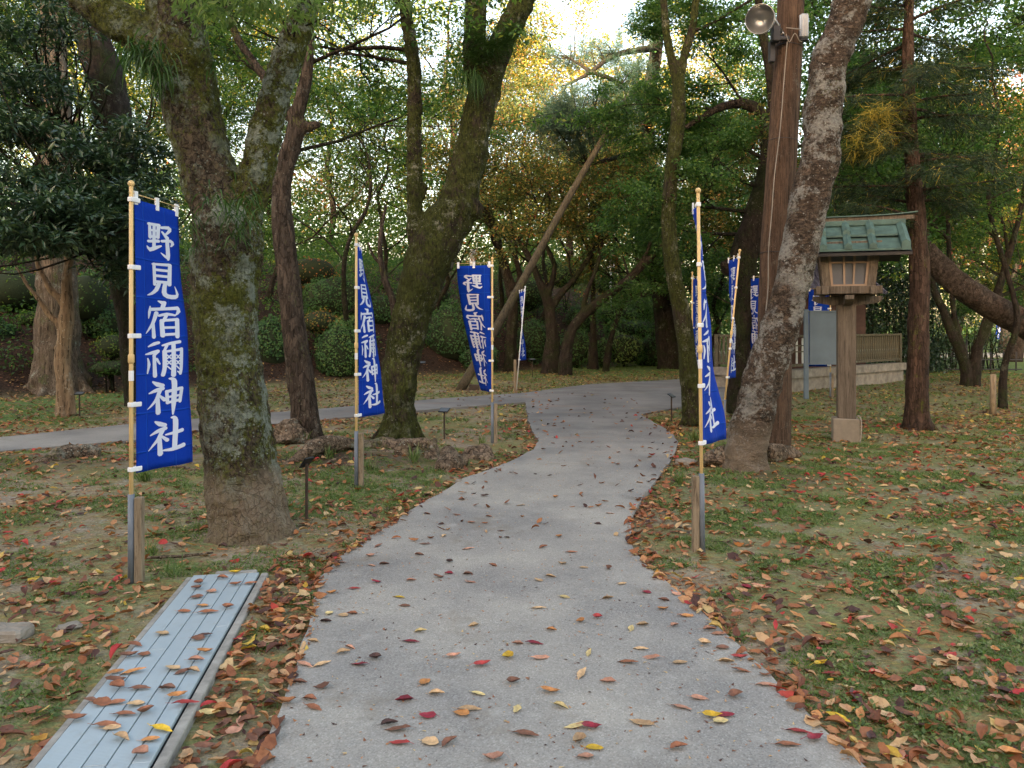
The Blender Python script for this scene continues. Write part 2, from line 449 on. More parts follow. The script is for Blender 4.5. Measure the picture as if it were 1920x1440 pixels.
# soil stains towards the far verge
st = t.ramp(t.noise(v, 1.4, 8, 0.75), [(0.33,0.6),(0.44,0.0)])
col = t.mix(st, col, (0.19,0.165,0.13))
hh = t.math('ADD', t.vor(v, 150), t.math('MULTIPLY', mid, 0.6))
M['path'] = t.pbr(col, 0.9, t.bump(hh, 0.35, 0.006), 0, 0.25)

# ground: soil, moss, gravel, leaf mould on the hill
t = NT('ground_soil')
v = t.coord()
hl = t.n('ShaderNodeAttribute', attribute_name='hill'); lw = t.n('ShaderNodeAttribute', attribute_name='lawn')
n1 = t.noise(v, 0.75, 7, 0.65, 0.3); n2 = t.noise(v, 3.1, 8, 0.7, 0.2); n3 = t.noise(v, 30, 6, 0.7); n4 = t.noise(v, 1.3, 5, 0.6)
soil = t.mix(t.ramp(n3, [(0.3,0.0),(0.7,1.0)]), (0.155,0.125,0.085), (0.36,0.31,0.225))
gv = t.vor(v, 60, out=1); gb = t.n('ShaderNodeRGBToBW'); t.l(gv, gb.inputs[0])
gravel = t.ramp(gb.outputs[0], [(0.2,(0.14,0.125,0.105)), (0.6,(0.26,0.24,0.21)), (0.9,(0.44,0.42,0.38))])
col = t.mix(t.ramp(n4, [(0.60,0.0),(0.66,0.8)]), soil, gravel)
moss = t.mix(t.ramp(n3, [(0.3,0.0),(0.7,1.0)]), (0.080,0.105,0.034), (0.22,0.25,0.085))
mf = t.ramp(t.math('ADD', t.math('MULTIPLY', n1, 0.55), t.math('MULTIPLY', n2, 0.45)), [(0.44,0.0),(0.54,0.85)])
col = t.mix(mf, col, moss)
bits = t.vor(t.coord((1,1.6,1)), 24, out=1); bb = t.n('ShaderNodeRGBToBW'); t.l(bits, bb.inputs[0])
lit = t.ramp(bb.outputs[0], [(0.0,(0.055,0.026,0.018)),(0.4,(0.16,0.075,0.04)),(0.7,(0.26,0.15,0.075)),(0.9,(0.33,0.22,0.07))])
lf = t.math('MULTIPLY', t.ramp(bb.outputs[0], [(0.42,0.0),(0.44,1.0)]), t.ramp(n2, [(0.4,0.15),(0.6,0.9)]))
col = t.mix(t.math('MULTIPLY', lf, 0.7), col, lit)
lawn = t.mix(n3, (0.06,0.11,0.03), (0.12,0.19,0.05))
col = t.mix(t.math('MULTIPLY', lw.outputs['Fac'], t.ramp(n2, [(0.35,0.5),(0.5,1.0)])), col, lawn)
mould = t.mix(t.ramp(bb.outputs[0], [(0.3,0.0),(0.8,1.0)]), (0.018,0.012,0.009), (0.055,0.033,0.022))
col = t.mix(hl.outputs['Fac'], col, mould)
hh = t.math('ADD', n3, t.math('MULTIPLY', t.vor(v, 60), 0.7))
M['ground'] = t.pbr(col, 0.95, t.bump(hh, 0.7, 0.02), 0, 0.15)

# grating
t = NT('grating_metal')
v = t.coord((1,1,1), 'Object')
w = t.noise(v, 2.5, 5); f = t.noise(t.coord((60,3,1)), 6, 3)
wv = t.n('ShaderNodeTexWave', wave_type='BANDS', bands_direction='Y'); wv.inputs['Scale'].default_value = 32; t.l(v, wv.inputs[0])
col = t.mix(w, (0.32,0.39,0.43), (0.42,0.49,0.52))
col = t.mix(t.ramp(t.noise(v, 14, 7, 0.7), [(0.55,0.0),(0.75,0.5)]), col, (0.30,0.31,0.29))
M['grate'] = t.pbr(col, 0.55, t.bump(wv.outputs[0], 0.25, 0.004), 0.25, 0.5)

LEAF = {
 'broad': m_leaf('leaf_dark_evergreen', [(0.0,(0.014,0.034,0.018)),(0.5,(0.034,0.072,0.038)),(0.85,(0.070,0.125,0.060)),(1.0,(0.14,0.19,0.08))], 0.18, 0.33, 0.6),
 'green': m_leaf('leaf_green', [(0.0,(0.032,0.080,0.022)),(0.45,(0.070,0.145,0.034)),(0.8,(0.135,0.205,0.042)),(1.0,(0.27,0.26,0.045))], 0.45),
 'cherry': m_leaf('leaf_cherry_autumn', [(0.0,(0.040,0.070,0.022)),(0.35,(0.075,0.105,0.028)),(0.6,(0.14,0.145,0.035)),(0.8,(0.30,0.20,0.05)),(0.92,(0.34,0.15,0.055)),(1.0,(0.30,0.085,0.04))], 0.42),
 'yellow': m_leaf('leaf_yellow', [(0.0,(0.10,0.13,0.025)),(0.4,(0.26,0.24,0.035)),(0.75,(0.48,0.36,0.05)),(1.0,(0.52,0.24,0.06))], 0.45),
 'red': m_leaf('leaf_red', [(0.0,(0.12,0.11,0.04)),(0.5,(0.32,0.12,0.06)),(1.0,(0.36,0.09,0.06))], 0.42),
 'maple': m_leaf('leaf_maple_green', [(0.0,(0.07,0.115,0.035)),(0.5,(0.125,0.19,0.06)),(1.0,(0.22,0.28,0.09))], 0.5),
 'pine': m_leaf('needle_pine', [(0.0,(0.014,0.036,0.024)),(0.5,(0.030,0.066,0.042)),(1.0,(0.060,0.105,0.055))], 0.15),
 'cedar': m_leaf('needle_cedar', [(0.0,(0.010,0.024,0.010)),(0.6,(0.028,0.055,0.018)),(0.85,(0.085,0.10,0.022)),(1.0,(0.34,0.26,0.035))], 0.25),
 'bush': m_leaf('leaf_clipped_bush', [(0.0,(0.030,0.085,0.030)),(0.6,(0.075,0.165,0.048)),(1.0,(0.19,0.25,0.07))], 0.3),
 'fern': m_leaf('frond_fern', [(0.0,(0.020,0.055,0.014)),(1.0,(0.070,0.135,0.034))], 0.3),
 'grass': m_leaf('grass_blade', [(0.0,(0.07,0.12,0.035)),(0.6,(0.13,0.20,0.060)),(1.0,(0.25,0.26,0.11))], 0.35),
}
litter_stops = [(0.0,(0.075,0.036,0.030)),(0.14,(0.14,0.058,0.038)),(0.36,(0.29,0.112,0.050)),(0.60,(0.42,0.185,0.075)),(0.76,(0.56,0.34,0.18)),(0.90,(0.58,0.43,0.23)),(0.945,(0.55,0.38,0.05)),(0.965,(0.42,0.055,0.035)),(1.0,(0.46,0.05,0.05))]
LEAF['litter'] = m_leaf('fallen_leaf_mix', litter_stops, 0.15, 0.6, 0.3, mottle=True)
LEAF['litter_far'] = m_leaf('fallen_leaf_mix_far', [(0.0,(0.06,0.03,0.02)),(0.3,(0.17,0.075,0.04)),(0.6,(0.30,0.17,0.075)),(0.85,(0.40,0.27,0.09)),(1.0,(0.46,0.33,0.07))], 0.15, 0.6, 0.3)

# ------------------------------------------------------------------ ground, path
def build_ground():
    xs = np.concatenate([-np.geomspace(400, 16, 26), np.arange(-15.5, 15.6, 0.16), np.geomspace(16, 400, 26)])
    ys = np.concatenate([-np.geomspace(300, 6, 14), np.arange(-5, 2, 0.5), np.arange(2, 16, 0.14), np.arange(16, 46, 0.5), np.geomspace(46, 900, 24)])
    X, Y = np.meshgrid(xs, ys)
    Z = height(X, Y)
    pd = path_dist(X, Y)
    Z = np.where(pd < -0.02, -0.035, Z)
    V = np.stack([X, Y, Z], -1).reshape(-1, 3)
    nx, ny = len(xs), len(ys)
    i = np.arange(nx-1); j = np.arange(ny-1)
    I, J = np.meshgrid(i, j); a = (J*nx + I).ravel()
    T = np.stack([a, a+1, a+nx+1, a+nx], -1)
    me = fast_mesh('ground', V, T)
    s = (Y - (27.1 + 0.89*X))/1.34
    hill = sstep(-0.6, 0.8, s)*sstep(13.0, 8.0, X)*(1-0.55*sstep(10, 22, s))
    soilp = .85*np.exp(-((X+2.1)/1.35)**2-((Y-8.95)/.55)**2) + .6*np.exp(-((X+5.5)/1.4)**2-((Y-8.8)/.5)**2) + .55*np.exp(-((X-2.75)/.75)**2-((Y-8.15)/.45)**2)
    hill = np.clip(hill + soilp, 0, 1)
    lawn = np.maximum(sstep(20, 26, Y)*(1-hill), sstep(-6.5, -8.5, X)*sstep(11, 13, Y)*(1-hill))
    lawn = np.maximum(lawn, 0.35*sstep(1.0, 1.6, X)*sstep(4, 7, Y))
    for nm, arr in (('hill', hill), ('lawn', lawn)):
        at = me.attributes.new(nm, 'FLOAT', 'POINT'); at.data.foreach_set('value', arr.astype(np.float32).ravel())
    me.polygons.foreach_set('use_smooth', [True]*len(me.polygons))
    tag(add('ground', me, M['ground']), kind='structure')
build_ground()

def build_path():
    # slightly irregular edge
    pts = []
    n = len(PATH)
    for i in range(n):
        a = Vector((*PATH[i], 0)); b = Vector((*PATH[(i+1) % n], 0)); L = (b-a).length
        k = max(1, int(L/0.12)) if max(a.y, b.y) < 17 and min(a.y, b.y) > 1 else 1
        nrm = Vector((-(b-a).y, (b-a).x, 0)).normalized()
        for q in range(k):
            p = a.lerp(b, q/k)
            if k > 1: p += nrm*(0.022*mnoise.noise(p*2.2) + 0.016*mnoise.noise(p*9) + .006*mnoise.noise(p*31))
            pts.append(p)
    tri = tessellate_polygon([pts])
    v = [(p.x, p.y, 0.018) for p in pts] + [(p.x, p.y, -0.05) for p in pts]
    m_ = len(pts)
    f = [tuple(tr) for tr in tri] + [(i, (i+1) % m_, m_+(i+1) % m_, m_+i) for i in range(m_)]
    me = bpy.data.meshes.new('path'); me.from_pydata(v, [], f); me.update()
    import bmesh
    bm = bmesh.new(); bm.from_mesh(me); bmesh.ops.recalc_face_normals(bm, faces=bm.faces[:]); bm.to_mesh(me); bm.free()
    tag(add('path', me, M['path']), kind='structure')
build_path()
def far_path():
    pts = [(13,37.5),(20,38.5),(34,38),(70,36),(70,43),(34,45),(20,44.5),(15,43)]
    me = bpy.data.meshes.new('far_path'); n = len(pts)
    me.from_pydata([(x,y,.02) for x,y in pts]+[(x,y,-.05) for x,y in pts], [], [tuple(range(n))]+[(i,n+i,n+(i+1)%n,(i+1)%n) for i in range(n)]); me.update()
    tag(add('far_path', me, M['far_path']), kind='structure')
M['far_path'] = m_simple('far_path_gravel', (0.42,0.41,0.38), .9, var=.15, scale=2)
far_path()

# ------------------------------------------------------------------ trunks and branches
def px_limb(spec, sub=4):
    """spec: list of (px, py, depth, width_px) -> world centre line and radii"""
    pts = [P(a, b, d) for a, b, d, w in spec]
    rad = [w*d/F/2 for a, b, d, w in spec]
    return catmull(pts, rad, sub)

def root_flare(mb, base, r, n, L, seed, out=1.0):
    rn = random.Random(seed)
    for k in range(n):
        a = 2*math.pi*(k + rn.uniform(-.3, .3))/n
        d = Vector((math.cos(a), math.sin(a), 0))
        l = L*rn.uniform(0.7, 1.2)
        z0 = base.z
        pts = [base + d*r*0.35 + Vector((0,0,r*1.5)), base + d*r*0.8 + Vector((0,0,r*0.55)), base + d*(r*1.0+l*0.35) + Vector((0,0,r*0.1)), base + d*(r+l) + Vector((0,0,-0.06))]
        rr = [r*0.42, r*0.36, r*0.22, r*0.06]
        p, q = catmull(pts, rr, 3)
        mb.tube(p, q, 8, lump=0.25, seed=seed+k)

def trunk_obj(parent, limbs, mat, voxel=0.02, disp=0.02, dscale=0.12, roots=None, name='trunk', sub=4, n=16, lump=0.18, extra=None):
    mb = MB()
    for i, sp in enumerate(limbs):
        p, q = px_limb(sp, sub)
        mb.tube(p, q, n, lump=lump, seed=i*3.7 + sp[0][0]*0.01)
    if roots:
        for a in roots: root_flare(mb, *a)
    if extra: extra(mb)
    o = mb.obj(name, mat, parent, smooth=True)
    if voxel:
        rm = o.modifiers.new('weld', 'REMESH'); rm.mode = 'VOXEL'; rm.voxel_size = voxel; rm.use_smooth_shade = True
        sm = o.modifiers.new('soft', 'SMOOTH'); sm.iterations = 4; sm.factor = 0.5
    if disp:
        tx = bpy.data.textures.new('bark_relief', 'CLOUDS'); tx.noise_scale = dscale; tx.noise_depth = 3
        dm = o.modifiers.new('relief', 'DISPLACE'); dm.texture = tx; dm.strength = disp; dm.mid_level = 0.5; dm.texture_coords = 'LOCAL'
    return o

def grow(tubes, tips, p, d, L, r, lvl, rn, up=0.12, wig=0.5, flat=1.0, kids=(2, 4), ang=(0.6, 1.1), lratio=0.66):
    n = 5
    pts, rad = [Vector(p)], [r]
    q = Vector(p); dd = Vector(d).normalized()
    dirs = [dd.copy()]
    for i in range(n):
        dd = (dd + Vector((rn.gauss(0, 1), rn.gauss(0, 1), rn.gauss(0, 0.7)*flat))*wig*0.42 + Vector((0, 0, up*0.4))).normalized()
        q = q + dd*(L/n); pts.append(q.copy()); rad.append(r*(1-0.55*(i+1)/n)); dirs.append(dd.copy())
    tubes.append((pts, rad, lvl))
    if lvl <= 0:
        tips.extend(pts[2:]); return
    if lvl == 1: tips.append(pts[-1])
    k = rn.randint(*kids)
    for c in range(k + 1):
        f = 1.0 if c == k else rn.uniform(0.35, 0.95)
        i = min(n, max(1, int(round(f*n)))); o = pts[i]; b = dirs[i]
        if c == k: nd = b
        else:
            ax = Vector((rn.gauss(0,1), rn.gauss(0,1), rn.gauss(0,1))).normalized()
            per = (ax - b*ax.dot(b)).normalized(); per.z *= flat
            a = rn.uniform(*ang)
            nd = b*math.cos(a) + per*math.sin(a)
        grow(tubes, tips, o, nd, L*lratio*rn.uniform(0.8, 1.15), max(0.006, rad[i]*(0.62 if c < k else 0.9)), lvl-1, rn, up, wig, flat, kids, ang, lratio)

def branch_mesh(parent, tubes, mat, name='branch', minr=0.004):
    mb = MB()
    for pts, rad, lvl in tubes:
        mb.tube(pts, [max(minr, a) for a in rad], 8 if rad[0] > .06 else (5 if rad[0] > .02 else 3), cap=False)
    if mb.v: return mb.obj(name, mat, parent, smooth=True)

def in_view(T, mx=0.14, keep_d=0):
    x = T[:, 0]*F/np.maximum(T[:, 1], .1)+960; y = HOR-(T[:, 2]-EYE)*F/np.maximum(T[:, 1], .1)
    return (x > -1920*mx) & (x < 1920*(1+mx)) & (y > -1440*mx-60) & (T[:, 1] > 2)

def leaves(C, k, Rs, L, Wd, seed, flat=0.35, droop=0.25, tmu=0.4, tsd=0.2, clump=0.15, lean=0.55):
    """k leaves in a flattened spray around each centre C; returns verts, tris, tint"""
    r_ = np.random.default_rng(seed)
    C = np.asarray([tuple(c) for c in C], float).reshape(-1, 3)
    n = len(C)*k
    c = np.repeat(C, k, 0)
    ct = np.repeat(r_.normal(0, clump, len(C)), k)
    off = r_.normal(0, 1, (n, 3)); off /= np.maximum(np.linalg.norm(off, axis=1, keepdims=True), 1e-6)
    off *= (r_.random((n, 1))**0.5)*Rs; off[:, 2] *= flat
    p = c + off
    d = unit(unit(off*np.array([1, 1, .5])) + r_.normal(0, .55, (n, 3)) + np.array([0, 0, -droop]))
    nm = unit(np.array([0, 0, 1.0]) + r_.normal(0, lean, (n, 3)))
    s = unit(np.cross(nm, d)); nm = np.cross(d, s)
    ln = L*r_.uniform(.65, 1.25, (n, 1)); wd = Wd*r_.uniform(.7, 1.2, (n, 1))
    mid = p + d*ln*0.45
    V = np.stack([p, mid + s*wd*.5 + nm*wd*.18, p + d*ln - nm*ln*.10, mid - s*wd*.5 + nm*wd*.18], 1).reshape(-1, 3)
    b = np.arange(n)*4
    T = np.concatenate([np.stack([b, b+1, b+2], -1), np.stack([b, b+2, b+3], -1)])
    tn = np.clip(tmu + ct + r_.normal(0, tsd, n), 0, 1)
    return V, T, np.repeat(tn, 4)

def foliage(parent, parts, mat, name='crown', kind='stuff'):
    Vs, Ts, ts = [], [], []; o = 0
    for V, T, tn in parts:
        Vs.append(V); Ts.append(T+o); ts.append(tn); o += len(V)
    me = fast_mesh(name, np.concatenate(Vs), np.concatenate(Ts), np.concatenate(ts))
    ob = add(name, me, mat, parent)
    if kind: ob['kind'] = kind
    return ob

def needles(C, D, k, L, Wd, seed, spread=0.9, tmu=.5, tsd=.25):
    """tufts of needles: thin triangles fanning from C about direction D"""
    r_ = np.random.default_rng(seed)
    C = np.asarray([tuple(c) for c in C], float); D = unit(np.asarray([tuple(c) for c in D], float))
    n = len(C)*k
    c = np.repeat(C, k, 0); d = unit(np.repeat(D, k, 0) + r_.normal(0, spread*.6, (n, 3)))
    s = unit(np.cross(d, r_.normal(0, 1, (n, 3))))
    ln = L*r_.uniform(.7, 1.2, (n, 1)); p = c + r_.normal(0, L*.25, (n, 3))
    V = np.stack([p - s*Wd/2, p + s*Wd/2, p + d*ln], 1).reshape(-1, 3)
    T = np.arange(n*3).reshape(-1, 3)
    tn = np.clip(tmu + np.repeat(r_.normal(0, .15, len(C)), k) + r_.normal(0, tsd, n), 0, 1)
    return V, T, np.repeat(tn, 3)

def arr(tips):
    return np.array([tuple(t_) for t_ in tips]).reshape(-1, 3)

# ---- 1 the big lichened tree by the nearest banner
tA = empty('broadleaf_tree', G(467, 1002), 'thick forked tree with lichen and moss on its trunk beside the nearest left banner', 'tree')
dA = 5.95
limbsA = [
 [(470,1030,dA,176),(468,1000,dA,160),(462,940,dA,140),(446,840,dA,128),(434,740,dA,122),(425,640,dA,114),(420,560,dA,116),(422,500,dA,124),(428,440,dA,128),(408,380,dA,104),(388,310,dA,100),(362,220,dA,100),(345,120,dA,106),(330,40,dA,100),(318,-60,dA,92),(300,-190,dA,80)],
 [(430,470,dA,80),(455,400,dA,74),(482,320,dA,62),(500,240,dA,58),(522,160,dA,56),(550,80,dA,54),(578,0,dA,52),(600,-90,dA,46),(610,-180,dA,40)],
 [(352,170,dA,84),(300,95,dA,80),(240,50,dA,74),(170,0,dA,66),(90,-70,dA,56)],
]
trunk_obj(tA, limbsA, M['bark_big'], voxel=0.015, disp=0.05, dscale=0.075, roots=[(P(470,1004,dA), 0.24, 7, 0.13, 5)], sub=5, n=24, lump=.12)

# ---- 2 grey trunk behind it
tB = empty('broadleaf_tree', G(575, 830), 'slim grey-brown trunk with a stubby broken limb, left of the second banner', 'tree')
dB = 10.5
limbsB = [
 [(580,840,dB,66),(572,780,dB,52),(562,700,dB,48),(552,620,dB,46),(545,560,dB,44),(536,480,dB,42),(528,400,dB,38),(530,330,dB,36),(545,280,dB,34),(562,240,dB,28),(578,238,dB,20),(600,232,dB,12)],
 [(545,285,dB,32),(556,220,dB,26),(572,160,dB,24),(580,90,dB,20),(578,10,dB,18),(585,-60,dB,16)],
 [(555,235,dB,22),(525,190,dB,20),(500,150,dB,18),(470,110,dB,16),(440,60,dB,14),(425,-20,dB,12)],
]
trunk_obj(tB, limbsB, M['bark_grey'], voxel=0.02, disp=0.02, roots=[(P(578,832,dB), 0.17, 5, 0.16, 9)])
# pale rock-like stump base beside it
# ---- 3 V-forked mossy tree
tC = empty('broadleaf_tree', G(757, 830), 'dark mossy tree leaning right and forking in two, behind the second banner', 'tree')
dC = 10.6
limbsC = [
 [(752,836,dC,84),(750,790,dC,62),(749,740,dC,62),(752,690,dC,68),(763,630,dC,68),(775,580,dC,72),(790,530,dC,80),(808,480,dC,90),(832,430,dC,88),(855,390,dC,76),(868,350,dC,68),(879,300,dC,66),(890,250,dC,60),(900,200,dC,60),(912,160,dC,58),(930,110,dC,46),(950,60,dC,46),(975,10,dC,46),(1000,-60,dC,42)],
 [(905,185,dC,44),(893,130,dC,44),(890,70,dC,44),(892,0,dC,42),(895,-80,dC,38)],
 [(806,500,dC,56),(786,455,dC,40),(779,420,dC,32),(778,370,dC,30),(777,300,dC,29),(777,220,dC,27),(777,140,dC,26),(770,80,dC,26),(762,30,dC,24),(752,-50,dC,20)],
 [(779,390,dC,16),(790,365,dC,16),(798,345,dC,14)],
 [(870,385,dC,56),(892,395,dC,40),(905,398,dC,22)],
]
trunk_obj(tC, limbsC, M['bark_moss'], voxel=0.02, disp=0.055, dscale=0.10, roots=[(P(750,832,dC), 0.28, 7, 0.3, 4)], sub=5)
# thin bare limb on its left
def bare(parent, specs, mat, name='branch'):
    mb = MB()
    for sp in specs:
        p, q = px_limb(sp, 4); mb.tube(p, q, 7, lump=.2, seed=sp[0][1])
    return mb.obj(name, mat, parent, smooth=True)
bare(tC, [[(742,600,dC,15),(735,560,dC,14),(722,525,dC,13),(714,490,dC,12),(713,455,dC,9),(716,420,dC,7),(724,385,dC,5)], [(715,497,dC,7),(700,480,dC,5),(690,455,dC,4)]], M['bark_grey'])

# ---- 4 pale ringed tree on the right
tD = empty('broadleaf_tree', G(1395, 880), 'pale blotched tree curving up to the right in front of the wooden utility pole', 'tree')
dD = 8.5
limbsD = [[(1392,892,dD,92),(1398,850,dD,82),(1408,800,dD,76),(1420,750,dD,72),(1434,700,dD,70),(1452,645,dD,68),(1472,590,dD,66),(1486,530,dD,66),(1502,450,dD,68),(1520,370,dD,72),(1536,300,dD,70),(1543,230,dD,70),(1549,150,dD,66),(1562,95,dD,66),(1584,45,dD,68),(1602,-10,dD,70),(1640,-90,dD,64)]]
trunk_obj(tD, limbsD, M['bark_white'], voxel=0.018, disp=0.04, dscale=0.09, roots=[(P(1394,884,dD), 0.22, 4, 0.06, 14)], sub=5)
def stub(mb):
    pass

# ---- 5 curving mossy tree centre right
tF = empty('broadleaf_tree', G(1300, 790), 'thin mossy trunk snaking upward just left of the nearest right banner', 'tree')
dF = 12.4
limbsF = [
 [(1302,796,dF,46),(1298,750,dF,38),(1292,700,dF,35),(1286,640,dF,33),(1276,580,dF,32),(1264,520,dF,30),(1256,460,dF,28),(1254,400,dF,27),(1257,340,dF,27),(1264,280,dF,27),(1271,225,dF,28),(1273,180,dF,26),(1268,140,dF,20),(1256,100,dF,16),(1248,50,dF,15),(1242,-40,dF,13)],
 [(1272,165,dF,20),(1282,110,dF,17),(1296,60,dF,15),(1304,10,dF,14),(1312,-60,dF,12)],
]
trunk_obj(tF, limbsF, M['bark_moss'], voxel=0.022, disp=0.02, roots=[(P(1302,792,dF), 0.16, 5, 0.14, 3)])
# ---- 6 dark tree behind banners
tG = empty('broadleaf_tree', G(1385, 770), 'dark knotted tree behind the leaning banner, left of the wooden utility pole', 'tree')
dG = 13.6
limbsG = [
 [(1384,775,dG,54),(1388,700,dG,44),(1390,640,dG,36),(1394,590,dG,36),(1396,540,dG,40),(1394,490,dG,50),(1404,450,dG,50),(1420,400,dG,44),(1436,330,dG,34),(1440,260,dG,28),(1428,215,dG,22),(1400,196,dG,20),(1360,198,dG,16),(1320,218,dG,13),(1285,240,dG,9)],
 [(1395,490,dG,40),(1370,500,dG,32),(1354,505,dG,26)],
 [(1438,300,dG,26),(1450,220,dG,22),(1445,140,dG,18),(1430,60,dG,16),(1420,-30,dG,14)],
]
trunk_obj(tG, limbsG, M['bark_dark'], voxel=0.025, disp=0.03)
# ---- 7 red cedar
tH = empty('cedar_tree', G(1720, 805), 'straight reddish cedar trunk standing right of the wooden lantern', 'tree')
dH = 12.0
trunk_obj(tH, [[(1721,812,dH,52),(1720,770,dH,44),(1721,700,dH,39),(1722,620,dH,37),(1724,540,dH,35),(1721,460,dH,33),(1718,400,dH,31),(1713,330,dH,28),(1707,250,dH,25),(1704,170,dH,22),(1703,90,dH,20),(1705,0,dH,17),(1708,-120,dH,14)]],
          M['bark_red'], voxel=0.022, disp=0.022, dscale=0.15, roots=[(P(1720,805,dH), 0.19, 5, 0.14, 8)])
# ---- 8 leaning pine log
tI = empty('pine_tree', Vector((11.2, 15.6, 0)), 'heavy pine trunk leaning diagonally down to the right edge of the photo', 'tree')
dI = 15.6
trunk_obj(tI, [[(1640,390,dI+.6,34),(1700,440,dI+.4,38),(1745,485,dI+.2,42),(1800,536,dI,46),(1860,575,dI,47),(1930,612,dI,50),(2010,656,dI,54),(2070,714,dI,60),(2090,765,dI,70)]],
          M['bark_pine'], voxel=0.03, disp=0.05, dscale=0.18)
# ---- 9 multi-stemmed small tree
tJ = empty('broadleaf_tree', G(1822, 722), 'small tree with several stems spreading from one mossy foot, beyond the cedar trunk', 'tree')
dJ = 20.4
trunk_obj(tJ, [
 [(1812,728,dJ,26),(1812,700,dJ,22),(1800,660,dJ,18),(1782,620,dJ,16),(1768,580,dJ,15),(1752,545,dJ,13),(1742,500,dJ,9)],
 [(1815,715,dJ,20),(1806,660,dJ,13),(1792,610,dJ,11),(1785,550,dJ,10),(1780,480,dJ,9),(1778,400,dJ,8),(1785,330,dJ,6)],
 [(1826,728,dJ,26),(1828,690,dJ,22),(1834,650,dJ,18),(1852,610,dJ,17),(1868,560,dJ,14),(1882,510,dJ,12),(1900,450,dJ,11),(1915,390,dJ,9),(1925,320,dJ,7)],
 [(1824,700,dJ,14),(1836,640,dJ,11),(1850,590,dJ,10),(1874,530,dJ,10),(1890,470,dJ,9)],
], M['bark_dark'], voxel=0.025, disp=0.02, n=10)
# ---- 10 left stringy trunk, pollarded pale tree, dark evergreen trunk
tK = empty('cedar_tree', G(110, 737), 'broad stringy-barked trunk with a flared foot behind the pollarded pale tree', 'tree')
dK = 18.4
trunk_obj(tK, [[(112,745,dK,118),(110,715,dK,98),(108,680,dK,84),(107,640,dK,76),(107,590,dK,70),(107,540,dK,66),(107,480,dK,64),(106,400,dK,60),(105,300,dK,56),(103,180,dK,50),(100,60,dK,44),(98,-90,dK,38)]], M['bark_cedar'], voxel=0.035, disp=0.06, dscale=0.2,
          roots=[(P(111,738,dK), 0.55, 8, 0.55, 21)], sub=4)
tK2 = empty('myrtle_tree', G(121, 778), 'pollarded pale smooth tree with bare stubby arms beside the small plant label', 'tree')
dP = 13.7
trunk_obj(tK2, [
 [(119,782,dP,30),(119,750,dP,25),(118,715,dP,24),(116,680,dP,27),(120,640,dP,24),(124,600,dP,26),(126,570,dP,22),(124,535,dP,18),(127,505,dP,16),(130,480,dP,17),(128,455,dP,10)],
 [(133,778,dP,20),(129,740,dP,18),(124,700,dP,18),(120,670,dP,16)],
 [(117,640,dP,18),(112,610,dP,14),(96,594,dP,11),(78,570,dP,9),(66,552,dP,8),(52,535,dP,7),(40,515,dP,6),(30,500,dP,5)],
 [(124,580,dP,15),(112,560,dP,13),(96,545,dP,12),(84,522,dP,10),(72,500,dP,10),(68,478,dP,7)],
 [(114,655,dP,22),(106,648,dP,14)],
], M['bark_pale'], voxel=0.014, disp=0.015, dscale=0.07, n=12)
tL = empty('evergreen_tree', G(250, 712), 'tall dark evergreen with drooping glossy foliage at the left edge of the photo', 'tree')
dL = 15.5
trunk_obj(tL, [
 [(262,765,dL,54),(250,690,dL,40),(238,600,dL,36),(222,520,dL,36),(222,440,dL,46),(226,360,dL,60),(220,270,dL,64),(205,180,dL,66),(186,110,dL,66),(165,40,dL,58),(140,-60,dL,52)],
 [(222,520,dL,26),(205,470,dL,24),(175,430,dL,20),(120,400,dL,16),(60,385,dL,12),(0,380,dL,8)],
 [(224,400,dL,26),(190,330,dL,22),(130,250,dL,16),(80,210,dL,12),(20,190,dL,8)],
 [(222,470,dL-.3,24),(200,460,dL-1.5,20),(160,470,dL-3,14),(90,468,dL-4,10),(30,455,dL-4.5,6)],
], M['bark_dark'], voxel=0.035, disp=0.05, dscale=0.2)

# ------------------------------------------------------------------ crowns in the front and middle
def blob_pts(px, py, d, rx, ry, rd, n, seed):
    """points in an ellipsoid given by its place and radii (pixels across/up at that depth, metres in depth)"""
    r_ = np.random.default_rng(seed)
    c = np.array(P(px, py, d)); k = d/F
    q = unit(r_.normal(0, 1, (n, 3)))*(r_.random((n, 1))**(1/2.4))
    return c + q*np.array([rx*k, rd, ry*k])

def twigs(parent, C, hub, mat, seed, k=60, name='branch', r=0.012):
    """thin branches from a hub line out to sampled leaf clusters"""
    rn = random.Random(seed); mb = MB()
    C = [C[i] for i in rn.sample(range(len(C)), min(k, len(C)))]
    for c in C:
        c = Vector(c); h = min(hub, key=lambda q: (Vector(q)-c).length); h = Vector(h)
        m_ = h.lerp(c, .5) + Vector((rn.gauss(0,.12), rn.gauss(0,.12), rn.gauss(0.05,.12)))*(c-h).length
        p, q = catmull([h, m_, c], [r*1.8, r, r*.3], 4); mb.tube(p, q, 4, cap=False)
    return mb.obj(name, mat, parent, smooth=True)

